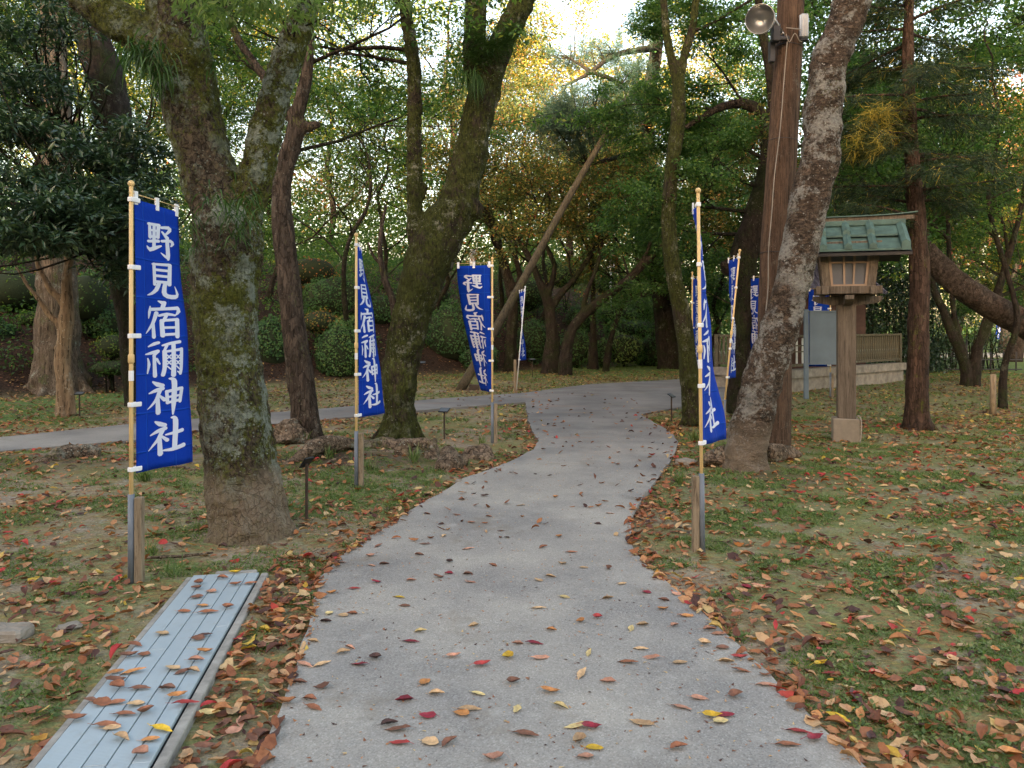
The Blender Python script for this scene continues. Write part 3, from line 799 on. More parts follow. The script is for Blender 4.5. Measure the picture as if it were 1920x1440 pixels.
# evergreen whorls upper left
cl = [blob_pts(40,235,13.0,120,22,1.4,80,1), blob_pts(110,262,13.0,90,18,1.2,60,21), blob_pts(50,150,13.2,110,26,1.4,60,2), blob_pts(30,60,13.5,100,26,1.4,50,22), blob_pts(110,20,13.5,60,26,1.2,30,23),
      blob_pts(90,400,11.5,140,32,1.2,120,4), blob_pts(60,448,11.2,110,26,1.1,110,24), blob_pts(200,430,12.0,90,30,1.1,80,25), blob_pts(150,365,12.4,110,24,1.2,80,26),
      blob_pts(255,370,12.8,70,40,1.2,70,5), blob_pts(20,330,12,90,26,1.2,50,6), blob_pts(262,255,13,56,34,1,40,7), blob_pts(245,315,13.2,70,26,1.2,50,8), blob_pts(165,300,12.6,60,16,1.2,34,28),
      blob_pts(290,450,13.5,50,60,1,70,10), blob_pts(250,500,13.0,60,40,1,50,31), blob_pts(-110,300,12.5,80,240,1.5,150,12)]
CL = np.concatenate(cl)
# whorl: leaves radiating from one bud
foliage(tL, [leaves(CL, 24, 0.17, 0.150, 0.048, 31, flat=.45, droop=.05, tmu=.5, tsd=.24, clump=.18, lean=.45)], LEAF['broad'])
hubL = [p for sp in ([(222,520,dL,26),(205,470,dL,24),(175,430,dL,20),(120,400,dL,16),(60,385,dL,12),(0,380,dL,8)], [(224,400,dL,26),(190,330,dL,22),(130,250,dL,16),(80,210,dL,12),(20,190,dL,8)], [(222,470,dL-.3,24),(200,460,dL-1.5,20),(160,470,dL-3,14),(90,468,dL-4,10),(30,455,dL-4.5,6)]) for p in px_limb(sp, 3)[0]]
twigs(tL, CL, hubL, M['bark_dark'], 3, 260, r=0.014)

# sprouting crowns on the framed trees: grow limbs from given points
def sprout(parent, starts, mat, lmat, seed, lvl=3, L=2.2, r=0.05, k=20, Rs=0.30, ll=0.085, lw=0.045, up=.10, flat=.55, tmu=.45, tsd=.2, clump=.18, droop=.25, view=True, wig=.5, kids=(2, 4), minr=.004, lratio=.66, keep=1.0):
    rn = random.Random(seed); tubes, tips = [], []
    for s in starts:
        p, d = s[0], s[1]; LL = s[2] if len(s) > 2 else L; rr = s[3] if len(s) > 3 else r
        grow(tubes, tips, p, d, LL, rr, lvl, rn, up, wig, flat, kids, lratio=lratio)
    T = arr(tips)
    if view:
        T = T[in_view(T)]
        tubes = [tb for tb in tubes if in_view(arr([tb[0][0], tb[0][-1]]), .3).any()]
    if keep < 1: T = T[np.random.default_rng(seed).random(len(T)) < keep]
    branch_mesh(parent, tubes, mat, minr=minr)
    if len(T): foliage(parent, [leaves(T, k, Rs, ll, lw, seed, flat=.4, droop=droop, tmu=tmu, tsd=tsd, clump=clump)], lmat)
    return len(T)

Z = Vector((0, 0, 1))
# maple sprays hanging at the top, near (from tree 1's right fork)
mp = np.concatenate([blob_pts(430,-8,5.1,100,26,.5,24,21), blob_pts(530,8,5.2,70,26,.4,22,22), blob_pts(375,10,5.3,40,26,.4,10,23), blob_pts(640,-14,6.0,110,18,.5,22,24), blob_pts(740,-6,6.4,60,16,.5,10,25), blob_pts(440,-90,5.4,220,30,.7,36,26), blob_pts(570,50,7.5,50,26,.5,10,27)])
foliage(tA, [leaves(mp, 12, 0.15, 0.090, 0.027, 41, flat=.35, droop=.8, tmu=.5, tsd=.25)], LEAF['maple'])
hubA = [p for sp in limbsA[1:2] for p in px_limb(sp, 3)[0][-14:]] + [p for p in px_limb(limbsA[0], 3)[0][-9:]]
twigs(tA, mp, hubA, M['bark_dark'], 5, 18, r=0.005)

sprout(tB, [(P(580,0,dB), Vector((.4,.2,1))), (P(430,20,dB), Vector((-.6,.3,.8))), (P(578,120,dB), Vector((.9,-.1,.3)), 1.6, .03), (P(500,150,dB), Vector((-.5,.6,.5)), 1.6,.03), (P(545,285,dB), Vector((.9,.5,.3)), 1.8, .03)], M['bark_dark'], LEAF['green'], 51, lvl=3, L=1.8, r=.04, k=9, Rs=.26, tmu=.5)
sprout(tC, [(P(760,20,dC), Vector((-.7,.2,.7))), (P(775,120,dC), Vector((-.9,.4,.4)), 1.7, .03), (P(890,0,dC), Vector((-.3,.3,1))), (P(1000,-40,dC), Vector((.7,.1,.8))), (P(777,95,dC), Vector((-1,.1,.1)), 2.2, .035)], M['bark_dark'], LEAF['green'], 52, lvl=3, L=2.0, r=.04, k=8, Rs=.28, tmu=.55)
sprout(tF, [(P(1242,-20,dF), Vector((-.6,.2,.8))), (P(1306,0,dF), Vector((.6,.3,.8))), (P(1258,330,dF), Vector((.9,.5,.3)), 1.7, .025), (P(1296,60,dF), Vector((.9,.2,.2)), 2.0, .03)], M['bark_dark'], LEAF['cherry'], 53, lvl=3, L=1.7, r=.035, k=7, Rs=.28, tmu=.42)
sprout(tG, [(P(1436,300,dG), Vector((-.6,.4,.5))), (P(1400,196,dG), Vector((-.5,.3,.7)), 1.2, .03), (P(1340,205,dG), Vector((-.8,.2,.25)), 1.2, .025), (P(1425,40,dG), Vector((-.7,.4,.3))), (P(1422,400,dG), Vector((-.9,-.1,.15)), 1.3, .04), (P(1405,440,dG), Vector((-.7,.5,.1)), 1.2, .04), (P(1420,350,dG), Vector((-.7,-.5,.0)), 1.2, .04), (P(1440,280,dG), Vector((.9,.4,.1)), 1.3, .04)],
       M['bark_dark'], LEAF['green'], 54, lvl=3, L=1.25, r=.04, k=18, Rs=.24, tmu=.32, clump=.12, up=.0, flat=.5, ll=.07, lw=.04)
sprout(tJ, [(P(1742,500,dJ), Vector((-.3,.2,.8))), (P(1785,330,dJ), Vector((.1,.2,.9))), (P(1925,320,dJ), Vector((.3,0,1))), (P(1890,470,dJ), Vector((.2,-.2,1))), (P(1780,450,dJ), Vector((-.8,-.2,.4))), (P(1868,560,dJ), Vector((.8,.1,.4)))], M['bark_dark'], LEAF['green'], 55, lvl=3, L=2.3, r=.05, k=16, Rs=.32, tmu=.38, ll=.10, lw=.055)
sprout(tI, [(P(1740,480,dI), Vector((-.2,.2,.9))), (P(1660,400,dI), Vector((-.5,.1,.8)))], M['bark_dark'], LEAF['green'], 56, lvl=3, L=1.6, r=.05, k=16, Rs=.3, tmu=.3)

# cedar foliage on the red trunk: drooping fans
def conifer(parent, base, top, r0, mat, lmat, seed, n=40, reach=2.6, droop=.35, tmu=.4, k=26, needle=.16, frac0=.25, skip=None, step=.13):
    rn = random.Random(seed); tubes = []; C = []; D = []
    for i in range(n):
        f = frac0 + (1-frac0)*(i+rn.random())/n
        p = Vector(base).lerp(Vector(top), f)
        a = rn.uniform(0, 2*math.pi); l = reach*(1.05-f*.75)*rn.uniform(.6, 1.1)
        d = Vector((math.cos(a), math.sin(a), rn.uniform(-.05, .25)))
        pts = [p]; q = p.copy(); dd = d.normalized()
        for s in range(7):
            dd = (dd + Vector((rn.gauss(0,.10), rn.gauss(0,.10), -droop*.12+rn.gauss(0,.05)))).normalized(); q = q + dd*l/7; pts.append(q.copy())
        tubes.append((pts, [0.028*(1-s/9) for s in range(8)], 1))
        nn = int(l/step)
        for s in range(nn):
            g = (s+1)/nn; ii = min(6, int(g*7)); o = pts[ii].lerp(pts[ii+1], g*7-ii if g < 1 else 1)
            for sd_ in (-1, 1):
                side = Vector((-d.y, d.x, 0))*sd_*rn.uniform(.4, 1) + d*.6 + Vector((0,0,-droop+rn.gauss(0,.2)))
                side.normalize(); e = rn.uniform(.12, .42)*(1.15-g*.5)
                for w in (0.4, 0.8, 1.2): C.append(o + side*e*w); D.append(side + Vector((0,0,-.2)))
    T = arr(C); D = arr(D); ok = in_view(T, .2)
    branch_mesh(parent, tubes, mat)
    foliage(parent, [needles(T[ok], D[ok], k, needle, .011, seed, spread=.8, tmu=tmu)], lmat)
conifer(tH, P(1720,800,dH), P(1706,-260,dH), .2, M['bark_red'], LEAF['cedar'], 61, n=54, reach=2.3, frac0=.36, k=16, tmu=.35)

yc = np.concatenate([blob_pts(1650,235,11.6,48,26,.5,46,91), blob_pts(1625,270,11.5,34,16,.4,26,92), blob_pts(1680,205,11.8,30,20,.4,20,93)])
r_ = np.random.default_rng(9)
foliage(tH, [needles(yc + r_.normal(0,.05,yc.shape), r_.normal(0,1,yc.shape)*np.array([1,1,.3])+np.array([-.6,-.2,-.6]), 34, .20, .010, 91, spread=1.0, tmu=.84, tsd=.14)], LEAF['cedar'])  # yellow tint stands for sunlight on this tuft
twigs(tH, yc, [P(1712,230,dH), P(1712,280,dH)], M['bark_red'], 9, 30, r=.01)

# centre trees on the far lawn and the hill foot
CT = [
 ('dark cherry trunk rising behind the third banner and the slanting prop', [[(956,692,27,40),(958,640,27,30),(962,580,27,28),(955,530,27,26),(940,480,27,22),(922,430,27,20),(912,390,27,16),(905,350,27,12)], [(962,570,27,20),(975,520,27,16),(965,470,27,14),(985,430,27,10)]], 70),
 ('gnarled mossy cherry with two arms spreading above the far pale banner', [[(1030,690,26,52),(1035,650,26,36),(1034,610,26,32),(1028,570,26,26),(1012,530,26,20),(1000,500,26,18),(985,470,26,16),(960,440,26,14),(930,415,26,10)], [(1032,580,26,22),(1052,550,26,18),(1075,525,26,16),(1100,490,26,14),(1120,460,26,11),(1150,430,26,8)], [(1026,560,26,18),(1040,500,26,14),(1020,450,26,12),(1030,400,26,9)]], 71),
 ('leaning cherry whose heavy arm slants up to the right over the clipped bushes', [[(1060,692,25,40),(1062,660,25,30),(1072,620,25,27),(1092,592,25,26),(1120,568,25,24),(1150,546,25,23),(1180,522,25,20),(1212,492,25,17),(1240,462,25,13),(1262,430,25,9)], [(1090,600,25,16),(1100,550,25,12),(1125,480,25,11),(1128,420,25,8)], [(1180,520,25,12),(1215,470,25,10),(1220,420,25,7)]], 72),
 ('upright grey cherry stem between the leaning cherry and the clipped bushes', [[(1112,690,28,34),(1112,650,28,20),(1113,600,28,16),(1112,540,28,14),(1108,490,28,17),(1112,450,28,14),(1125,400,28,11),(1118,350,28,8)], [(1110,480,28,11),(1090,440,28,9),(1070,400,28,7)]], 73),
 ('crooked small cherry with a broken grey arm in front of the clipped bushes', [[(1135,692,27,22),(1142,650,27,16),(1150,620,27,14),(1160,590,27,16),(1172,560,27,16),(1195,556,27,13),(1225,548,27,11),(1250,525,27,9),(1265,500,27,7)]], 74),
]
for i, (lab, limbs, sd_) in enumerate(CT):
    b = limbs[0][0]; e = empty('cherry_tree', P(b[0], 690, b[2]), lab, 'tree', 'cherry trees beyond the path')
    e.location.z = hz(e.location.x, e.location.y)
    limbs[0][0] = (b[0], 610 + EYE*F/b[2] - (e.location.z-.05)*F/b[2], b[2], b[3])
    trunk_obj(e, [[(a, b_, c_, w*.74) for a, b_, c_, w in sp] for sp in limbs], M['bark_dark'], voxel=0.032, disp=0.04, dscale=0.2, n=10, lump=.25)
    st = []
    for sp in limbs:
        pts, _ = px_limb(sp, 1)
        st.append((pts[-1], (pts[-1]-pts[-2]), 2.3, .05)); st.append((pts[-2], (pts[-1]-pts[-3]).normalized()+Vector((0,-.8,.5)), 2.0, .045))
        if len(pts) > 5: st.append((pts[-3], Vector((random.uniform(-1,1), .6, .6)), 2.0, .04)); st.append((pts[-4], Vector((random.uniform(-1,1), -.6, .6)), 2.0, .04))
    sprout(e, st, M['bark_dark'], LEAF['cherry'], sd_, lvl=3, L=2.4, r=.05, k=9, Rs=.36, ll=.10, lw=.058, tmu=.42, clump=.2, flat=.8, wig=.7, kids=(2,3))

# ------------------------------------------------------------------ generic trees
def tree(name, label, x, y, h, seed, lmat, bmat=None, r=.18, lvl=4, k=10, Rs=.45, ll=.12, lw=.07, first=.3, L=None, tmu=.4, clump=.18, lean=(0,0), group=None, wig=.5, up=.12, flat=.8, n0=5, keep=1.0, minr=.008):
    z = hz(x, y); base = Vector((x, y, z))
    e = empty(name, base, label, 'tree', group)
    rn = random.Random(seed); L = L or h*.38
    pts, rad = [base + Vector((0,0,-.1))], [r*1.35]
    q = base.copy()
    for i in range(1, 9):
        q = q + Vector((lean[0]*h/8 + rn.gauss(0,.09)*h/8*2.0, lean[1]*h/8 + rn.gauss(0,.09)*h/8*2.0, h*.75/8)); pts.append(q.copy()); rad.append(r*(1-.6*i/8))
    p2, r2 = catmull(pts, rad, 3)
    mb = MB(); mb.tube(p2, r2, 10, lump=.25, seed=seed*.7)
    mb.obj('trunk', bmat or M['bark_far'], e, smooth=True)
    st = []
    for c in range(n0):
        f = first + (1-first)*(c+.5)/n0; i = min(7, int(f*8)); a = c*2.4 + rn.random()
        st.append((pts[i], Vector((math.cos(a), math.sin(a), .55+.5*f)), L*(1.1-.4*f), rad[i]*.5))
    st.append((pts[-1], Vector((0,0,1)), L*.7, rad[-1]*.9))
    sprout(e, st, bmat or M['bark_far'], lmat, seed, lvl=lvl-1, k=max(3,int(k*.85)), Rs=Rs, ll=ll, lw=lw, tmu=tmu, clump=clump, wig=wig, up=up, flat=flat, kids=(2,4), minr=minr, keep=keep)
    return e

def WX(px, d): return (px-960)*d/F
hill_trees = [
 # label, px, depth, h, leaf, tint, k
 ('green maple on the bank directly above the second banner', 640, 24, 8.5, 'green', .45, 9),
 ('open-branched cherry on the bank seen through the fork of the mossy tree', 825, 29, 9, 'cherry', .40, 6),
 ('leafy green tree on the bank between the lichened tree and the grey trunk', 500, 27, 9, 'green', .5, 10),
 ('rusty-leaved cherry on the bank above the third banner', 930, 31, 10, 'cherry', .45, 8),
 ('yellowing cherry behind the slanting prop', 1010, 33, 8.5, 'cherry', .42, 8),
 ('green tree on the bank behind the white triangular marker', 1150, 36, 10, 'green', .6, 8),
 ('olive-leaved cherry just left of the snaking mossy trunk', 1215, 31, 9, 'cherry', .45, 9),
 ('russet-crowned cherry showing right of the snaking mossy trunk', 1335, 29, 8.5, 'cherry', .5, 9),
 ('dark broadleaf tree on the bank above the broad stringy trunk', 20, 25, 8, 'green', .2, 14),
 ('dark broadleaf tree on the bank behind the nearest left banner', 300, 26, 9, 'green', .2, 14),
 ('dull green tree on the bank just right of the grey trunk', 715, 33, 8.5, 'green', .35, 8),
]
for i, (lab, px, d, h, lf, tm, k) in enumerate(hill_trees):
    tree('hillside_tree', lab, WX(px, d), d, h, 100+i, LEAF[lf], M['bark_dark'], r=.10, k=k, tmu=tm, group='trees on the bank', lvl=4, Rs=.42, ll=.115, lw=.066, wig=.6)

far_trees = [
 ('sunlit yellow tree far back beyond the multi-stemmed tree', 1880, 44, 13, 'yellow', .40, 14),
 ('sunlit golden tree far back right of the cedar trunk', 1790, 48, 14, 'yellow', .35, 12),
 ('tall sunlit yellow tree showing between the snaking trunk and the utility pole', 1340, 52, 17, 'yellow', .45, 12),
 ('pink-red autumn tree at the far right', 1900, 34, 11, 'red', .5, 7),
 ('sunlit yellow-green tree high behind the lichened tree', 440, 50, 19, 'yellow', .2, 10),
 ('sunlit yellow tree at the far upper left corner', 20, 46, 20, 'yellow', .3, 10),
 ('sunlit orange tree far behind the slanting prop', 1060, 50, 15, 'yellow', .5, 10),
 ('tall light green tree far behind the mossy fork', 860, 46, 18, 'green', .75, 8),
 ('sunlit yellow-green tree far behind the snaking mossy trunk', 1200, 56, 15, 'yellow', .25, 10),
 ('pale orange tree far behind the grey trunk', 620, 54, 18, 'yellow', .45, 8),
 ('sunlit yellow-green tree far behind the shrine fence', 1620, 46, 12, 'yellow', .25, 12),
 ('sunlit olive tree far behind the leaning pine trunk', 1990, 52, 15, 'yellow', .2, 12),
 ('faded orange tree far beyond the third banner', 980, 58, 16, 'yellow', .6, 8),
]
far_trees += [('sunlit yellow tree seen through the evergreen at the upper left', 130, 44, 19, 'yellow', .2, 14),
 ('sunlit green-yellow tree behind the broad stringy trunk', 250, 47, 17, 'yellow', .05, 14),
 ('bright yellow tree glimpsed behind the low rail fence', 1840, 60, 11, 'yellow', .35, 16),
 ('sunlit lime tree far right beyond the rail fence', 1940, 58, 12, 'yellow', .1, 14)]
for i, (lab, px, d, h, lf, tm, k) in enumerate(far_trees):
    tree('background_tree', lab, WX(px, d), d, h, 200+i, LEAF[lf], M['bark_far'], r=.25, k=k, tmu=tm, group='sunlit trees in the distance', lvl=4, Rs=.75, ll=.22, lw=.13, wig=.5, first=.2)

# dark trees on the right behind lantern and fence
right_trees = [
 ('dark leafy tree behind the two leaning banners', 1385, 24, 7.5, 'green', .15, 20, .12),
 ('low dark tree behind the snaking mossy trunk', 1300, 27, 6.5, 'green', .2, 16, .12),
 ('dark leafy tree behind the wooden lantern', 1600, 26, 8.5, 'green', .12, 20, .10),
 ('dark evergreen right of the wooden lantern roof', 1690, 27, 7.5, 'green', .08, 22, .10),
 ('tall dark tree hanging over the top right corner', 1880, 15, 9, 'green', .22, 12, .30),
 ('dark tree between the pale blotched tree and the cedar trunk', 1590, 19, 9, 'green', .18, 12, .35),
 ('dark leafy tree beyond the multi-stemmed tree', 1790, 29, 7.5, 'green', .15, 13, .15),
 ('airy green tree at the right edge above the leaning pine trunk', 1960, 22, 9, 'cherry', .30, 10, .25),
 ('tall dark conifer-like tree behind the utility pole top', 1500, 24, 12, 'green', .15, 9, .35),
]
for i, (lab, px, d, h, lf, tm, k, fr) in enumerate(right_trees):
    tree('shade_tree', lab, WX(px, d), d, h, 300+i, LEAF[lf], M['bark_dark'], r=.065, k=k, tmu=tm, group='dark trees round the shrine', lvl=4, Rs=.38, ll=.12, lw=.07, wig=.6, first=fr, clump=.1)

# pine behind with propped bough
tO = empty('pine_tree', Vector((WX(1252, 28.5), 28.5, 0)), 'old pine with a furrowed dark trunk whose bough rests on the slanting prop', 'tree')
tO.location.z = hz(tO.location.x, 28.5)
limbsO = [[(1258,692,28.5,54),(1254,650,28.5,46),(1248,600,28.5,42),(1240,550,28.5,38),(1232,470,28,34),(1222,380,27.5,30),(1215,280,27,28),(1218,180,26.5,26),(1232,80,26,24),(1245,-40,26,20),(1250,-150,26,16)],
 [(1220,250,27,20),(1205,195,25,19),(1185,180,23.5,18),(1165,198,22,16),(1120,225,21.5,12),(1080,232,21,10),(1040,238,21,7)],
 [(1232,90,26,14),(1190,95,24,12),(1150,105,23,10),(1100,140,22,8),(1060,160,22,5)],
 [(1190,180,23.5,12),(1150,150,22.5,10),(1110,135,22,8),(1070,110,22,5)],
 [(1215,300,27,14),(1180,290,25,11),(1140,300,23.5,9),(1100,310,23,6)]]
trunk_obj(tO, limbsO, M['bark_dark'], voxel=0.035, disp=0.04, n=10)
pc = np.concatenate([blob_pts(1120,190,21.8,110,30,1.2,150,71), blob_pts(1060,215,21.2,60,26,1.0,90,72), blob_pts(1180,140,23,70,26,1.1,90,73), blob_pts(1070,275,22.5,55,24,.9,70,74), blob_pts(1030,235,21,50,18,.8,50,75),
                     blob_pts(1140,95,23,90,22,1.1,70,76), blob_pts(1240,30,25,70,40,1.4,70,77), blob_pts(1085,250,22,50,20,.8,50,78), blob_pts(1150,255,22.5,60,18,.8,50,79), blob_pts(1060,110,22.5,50,20,.8,30,80), blob_pts(1168,212,21.6,40,18,.5,60,81)])
r_ = np.random.default_rng(5)
pc = pc[r_.random(len(pc)) < .62]
pcs = np.repeat(pc, 5, 0) + r_.normal(0, .16, (len(pc)*5, 3))*np.array([1,1,.45])
foliage(tO, [needles(pcs, r_.normal(0, 1, (len(pcs), 3))*np.array([1,1,.4])+np.array([0,0,.5]), 20, .17, .009, 72, spread=1.0)], LEAF['pine'])
twigs(tO, pc, [p for sp in limbsO[1:] for p in px_limb(sp, 3)[0]], M['bark_dark'], 8, 160, r=.012)
prop = MB(); pA = Vector((WX(862, 19.2), 19.2, -.05)); pB = P(1168, 196, 22)
pp, rr = catmull([pA, pA.lerp(pB, .33)+Vector((.03,0,.04)), pA.lerp(pB, .66)+Vector((-.02,0,.03)), pB], [.20, .17, .15, .12], 6)
prop.tube(pp, [a*.62 for a in rr], 12, lump=.06)
tag(prop.obj('prop_pole', M['log'], smooth=True), 'long slanting log propping up the pine bough above the third banner', 'prop')

# far woodland that closes the horizon, one mass
def woodland(name, cols, seed, mat, x0, x1, y0, y1, n, h0, h1, Rs, ll, k, tm, low=None):
    r_ = np.random.default_rng(seed)
    x = r_.uniform(x0, x1, n); y = r_.uniform(y0, y1, n)
    cl_ = np.sin(x*.35+seed)*1.5+np.sin(x*.9+y*.3)*.8
    top = np.full(n, float(h1))
    if low: top = np.where(x > low[0], low[1], top); top = np.where(x < -31, top + 8.0, top)
    z = height(x, y) + h0 + (top+cl_-h0)*r_.random(n)
    C = np.stack([x, y, z], -1)
    o = foliage(None, [leaves(C, k, Rs, ll, ll*.6, seed, flat=.6, tmu=tm, clump=.22)], mat, name=name)
    return tag(o, kind='stuff')
woodland('distant_woodland', None, 401, LEAF['cherry'], -45, 30, 62, 80, 5200, .3, 11.0, 1.3, .36, 16, .34)
woodland('distant_woodland', None, 405, LEAF['green'], -42, 24, 44, 60, 2800, .2, 4.2, 1.1, .26, 16, .12)
woodland('distant_woodland', None, 403, LEAF['green'], 30, 75, 66, 84, 1500, .3, 9.5, 1.3, .38, 16, .55)
def undergrowth():
    r_ = np.random.default_rng(44); n = 7200
    x = r_.uniform(-26, 9, n); s_ = r_.uniform(1.2, 26, n)**1.0; y = 27.1+.89*x+s_*1.34
    m_ = (noise2(x, y, 1.2, 3.0)*.5+noise2(x, y, 2.9, 1.0)*.5) > np.where(x < -10, .45, np.where(x < -3, .40, .56))
    x, y = x[m_], y[m_]; z = height(x, y)+r_.random(len(x))*.55
    V, T, tn = leaves(np.stack([x, y, z], -1), 20, .45, .12, .07, 45, flat=.6, tmu=.16, clump=.2)
    tag(add('undergrowth', fast_mesh('undergrowth', V, T, tn), LEAF['green']), kind='stuff')
undergrowth()
# unseen wood added behind the camera, its heights shaped to block the sun
woodland('sun_blocker_wood', None, 402, LEAF['broad'], -66, 26, -32, -24, 8600, 0.0, 19.0, 1.6, 1.05, 14, .4, low=(-5.5, 9.0))

# ------------------------------------------------------------------ bushes
_bushes = {}
def bush(label, px, py, d, rx, ry, tm=.45, seed=0, k=2600, group='clipped round bushes on the bank', name='clipped_bush', leaf=.075, loose=0.10, mat='bush', rd=None):
    c = P(px, py, d); kx = d/F; a, b = rx*kx, ry*kx; rd = rd or a
    z = hz(c.x, c.y)
    e = empty(name, Vector((c.x, c.y, z)), label, 'bush', group)
    r_ = np.random.default_rng(seed+900)
    q = unit(r_.normal(0, 1, (k, 3)))
    lump = 1 + .13*np.sin(q[:, 0]*5+seed)*np.sin(q[:, 2]*4.3+seed*2) + .07*np.sin(q[:, 1]*9+q[:, 0]*8+seed) + .04*np.sin(q[:,0]*17+q[:,2]*15)
    rr = lump*(1 - np.abs(r_.normal(0, loose, k)))
    pts = np.array(c) + q*rr[:, None]*np.array([a, rd, b])
    pts = pts[pts[:, 2] > z-.05]
    n = len(pts); qq = q[:n]
    nm = unit((pts-np.array(c))/np.array([a, rd, b])**1.0 + r_.normal(0, .55, (n, 3)))
    d_ = unit(np.cross(nm, r_.normal(0, 1, (n, 3)))); s = np.cross(nm, d_)
    L_ = leaf*r_.uniform(.7, 1.3, (n, 1))*(d/24)**.6
    V = np.stack([pts - d_*L_*.5, pts + s*L_*.3 + nm*L_*.2, pts + d_*L_*.5 + nm*L_*.25, pts - s*L_*.3 + nm*L_*.2], 1).reshape(-1, 3)
    bI = np.arange(n)*4
    T = np.concatenate([np.stack([bI, bI+1, bI+2], -1), np.stack([bI, bI+2, bI+3], -1)])
    tn = np.repeat(np.clip(tm + .12*np.sin(pts[:, 0]*3+seed) + r_.normal(0, .2, n), 0, 1), 4)
    foliage(e, [(V, T, tn)], LEAF[mat], name='foliage')
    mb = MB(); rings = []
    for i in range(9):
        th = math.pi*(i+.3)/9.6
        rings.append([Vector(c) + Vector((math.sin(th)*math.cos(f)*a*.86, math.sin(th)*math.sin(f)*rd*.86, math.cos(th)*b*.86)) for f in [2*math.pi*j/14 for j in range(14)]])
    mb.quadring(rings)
    mb.obj('dark_core', M['inner'], e, smooth=True)  # solid dark core added behind the leaf shell
    st = MB()
    for j in range(4):
        st.tube([Vector((c.x+random.uniform(-.1,.1), c.y+random.uniform(-.1,.1), z-.05)), Vector((c.x+random.uniform(-.3,.3)*a, c.y, c.z-.2*b))], [.025, .015], 5)
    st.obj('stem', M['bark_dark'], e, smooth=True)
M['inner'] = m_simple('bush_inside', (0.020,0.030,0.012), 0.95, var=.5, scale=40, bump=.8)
bl = [
 ('rounded bush low on the left edge of the bank', 0,640,19.5,28,42,.3), ('round dark bush on the bank left of the nearest banner', 204,606,21,48,40,.25),
 ('upper dark bush above the round one left of the nearest banner', 170,545,23,32,34,.25),
 ('square-cut bush between the lichened tree and the grey trunk', 508,650,23,36,58,.35),
 ('tall rounded bush just right of the grey trunk', 636,665,23.5,46,62,.5), ('high dark green bush above the tall rounded one by the second banner', 628,560,27,62,44,.4),
 ('small flat-topped bush beside the second banner pole', 652,606,25.5,24,14,.7),
 ('clipped bush behind the second banner cloth', 700,585,28,46,36,.4),
 ('broad dark bush behind the foot of the third banner', 850,630,27.5,62,62,.15),
 ('dark bush behind the mossy fork', 790,560,31,60,48,.2),
 ('yellow-green rounded bush high on the bank above the far pale banner', 1062,520,36,36,24,.8), ('pale green bush at the top of the bank left of the leaning cherry', 1030,508,37,34,24,.75),
 ('round bush half hidden behind the mossy cherry foot', 1080,655,29,30,38,.35),
 ('large round olive bush in the middle of the row', 1170,655,30,38,32,.75), ('small bush tucked right of the large olive bush', 1202,662,31,22,22,.7),
 ('dark round bush at the right end of the front row', 1224,662,30.5,30,34,.25), ('low round bush left of the large olive bush', 1128,664,29.6,24,28,.4),
 ('middle-row bush behind the large olive bush', 1168,620,33,36,22,.35), ('middle-row bush at the right near the pine trunk', 1214,622,33,34,22,.3),
 ('upper green bush below the white triangular marker', 1160,590,36,42,20,.5), ('upper bush right of the white triangular marker', 1205,580,36.5,36,24,.4),
 ('flat trimmed hedge-like bush under the white triangular marker', 1150,535,39,44,22,.75),
 ('dull green bush behind the upright cherry stem', 1092,600,34,34,30,.3), ('dark bush at the foot of the bank left of the leaning cherry', 1000,640,29,34,40,.1),
 ('trimmed bush high behind the third banner pole', 985,555,34,46,36,.35), ('pale trimmed bush high right of the snaking trunk', 1330,540,36,46,30,.6),
 ('low bush behind the slanting prop foot', 900,672,26.5,36,26,.12),
]
for i, (lab, px, py, d, rx, ry, tm) in enumerate(bl):
    bush(lab, px, py, d, rx, ry, tm, seed=i, k=int(2600*max(.6, min(2.2, rx*ry/1600*(24/d)))))
# loose shrubs
for i, (lab, px, py, d, rx, ry, tm, mt) in enumerate([
 ('loose light green shrub with feathery leaves left of the broad trunk', 30,545,21,60,44,.6,'green'), ('loose light green shrub right of the broad trunk', 160,560,20.5,46,50,.6,'green'),
 ('low yellow-green shrub at the bank foot beside the nearest banner', 215,650,18.6,36,26,.75,'green'), ('small dark shrub at the bank foot left of the nearest banner', 210,690,18.4,40,16,.3,'green'),
 ('orange-tinged shrub behind the grey trunk', 600,604,24,36,24,.75,'cherry'), ('golden leafy shrub between grey trunk and bank bushes', 585,510,29,50,30,.85,'cherry'),
 ('small shrub above the low left bush', 60,600,20.5,26,18,.6,'green')]):
    bush(lab, px, py, d, rx, ry, tm, seed=50+i, k=1100, group='loose shrubs on the bank', name='loose_shrub', leaf=.075, loose=.35, mat=mt)

# hedge behind the shrine fence at right: dark leafy screen
def hedge(label, x0, x1, y0, y1, zt, seed, n, tm, mt='broad'):
    e = empty('tall_hedge', Vector(((x0+x1)/2, (y0+y1)/2, 0)), label, 'hedge')
    r_ = np.random.default_rng(seed); f = r_.random(n)
    x = x0+(x1-x0)*f + r_.normal(0,.3,n); y = y0+(y1-y0)*f + r_.normal(0,.35,n)
    z = r_.random(n)*(zt+np.sin(x*1.7)*.4)
    foliage(e, [leaves(np.stack([x,y,z],-1), 14, .22, .10, .055, seed, flat=.8, tmu=tm)], LEAF[mt], name='foliage')
    st = MB(); rn = random.Random(seed)
    for j in range(26):
        a = j/26; xx = x0+(x1-x0)*a+rn.uniform(-.1,.1); yy = y0+(y1-y0)*a
        st.tube([Vector((xx,yy,-.05)), Vector((xx+rn.uniform(-.2,.2),yy,zt*.5)), Vector((xx+rn.uniform(-.4,.4),yy,zt*.95))], [.03,.025,.01], 5)
    st.obj('stem', M['bark_dark'], e, smooth=True)
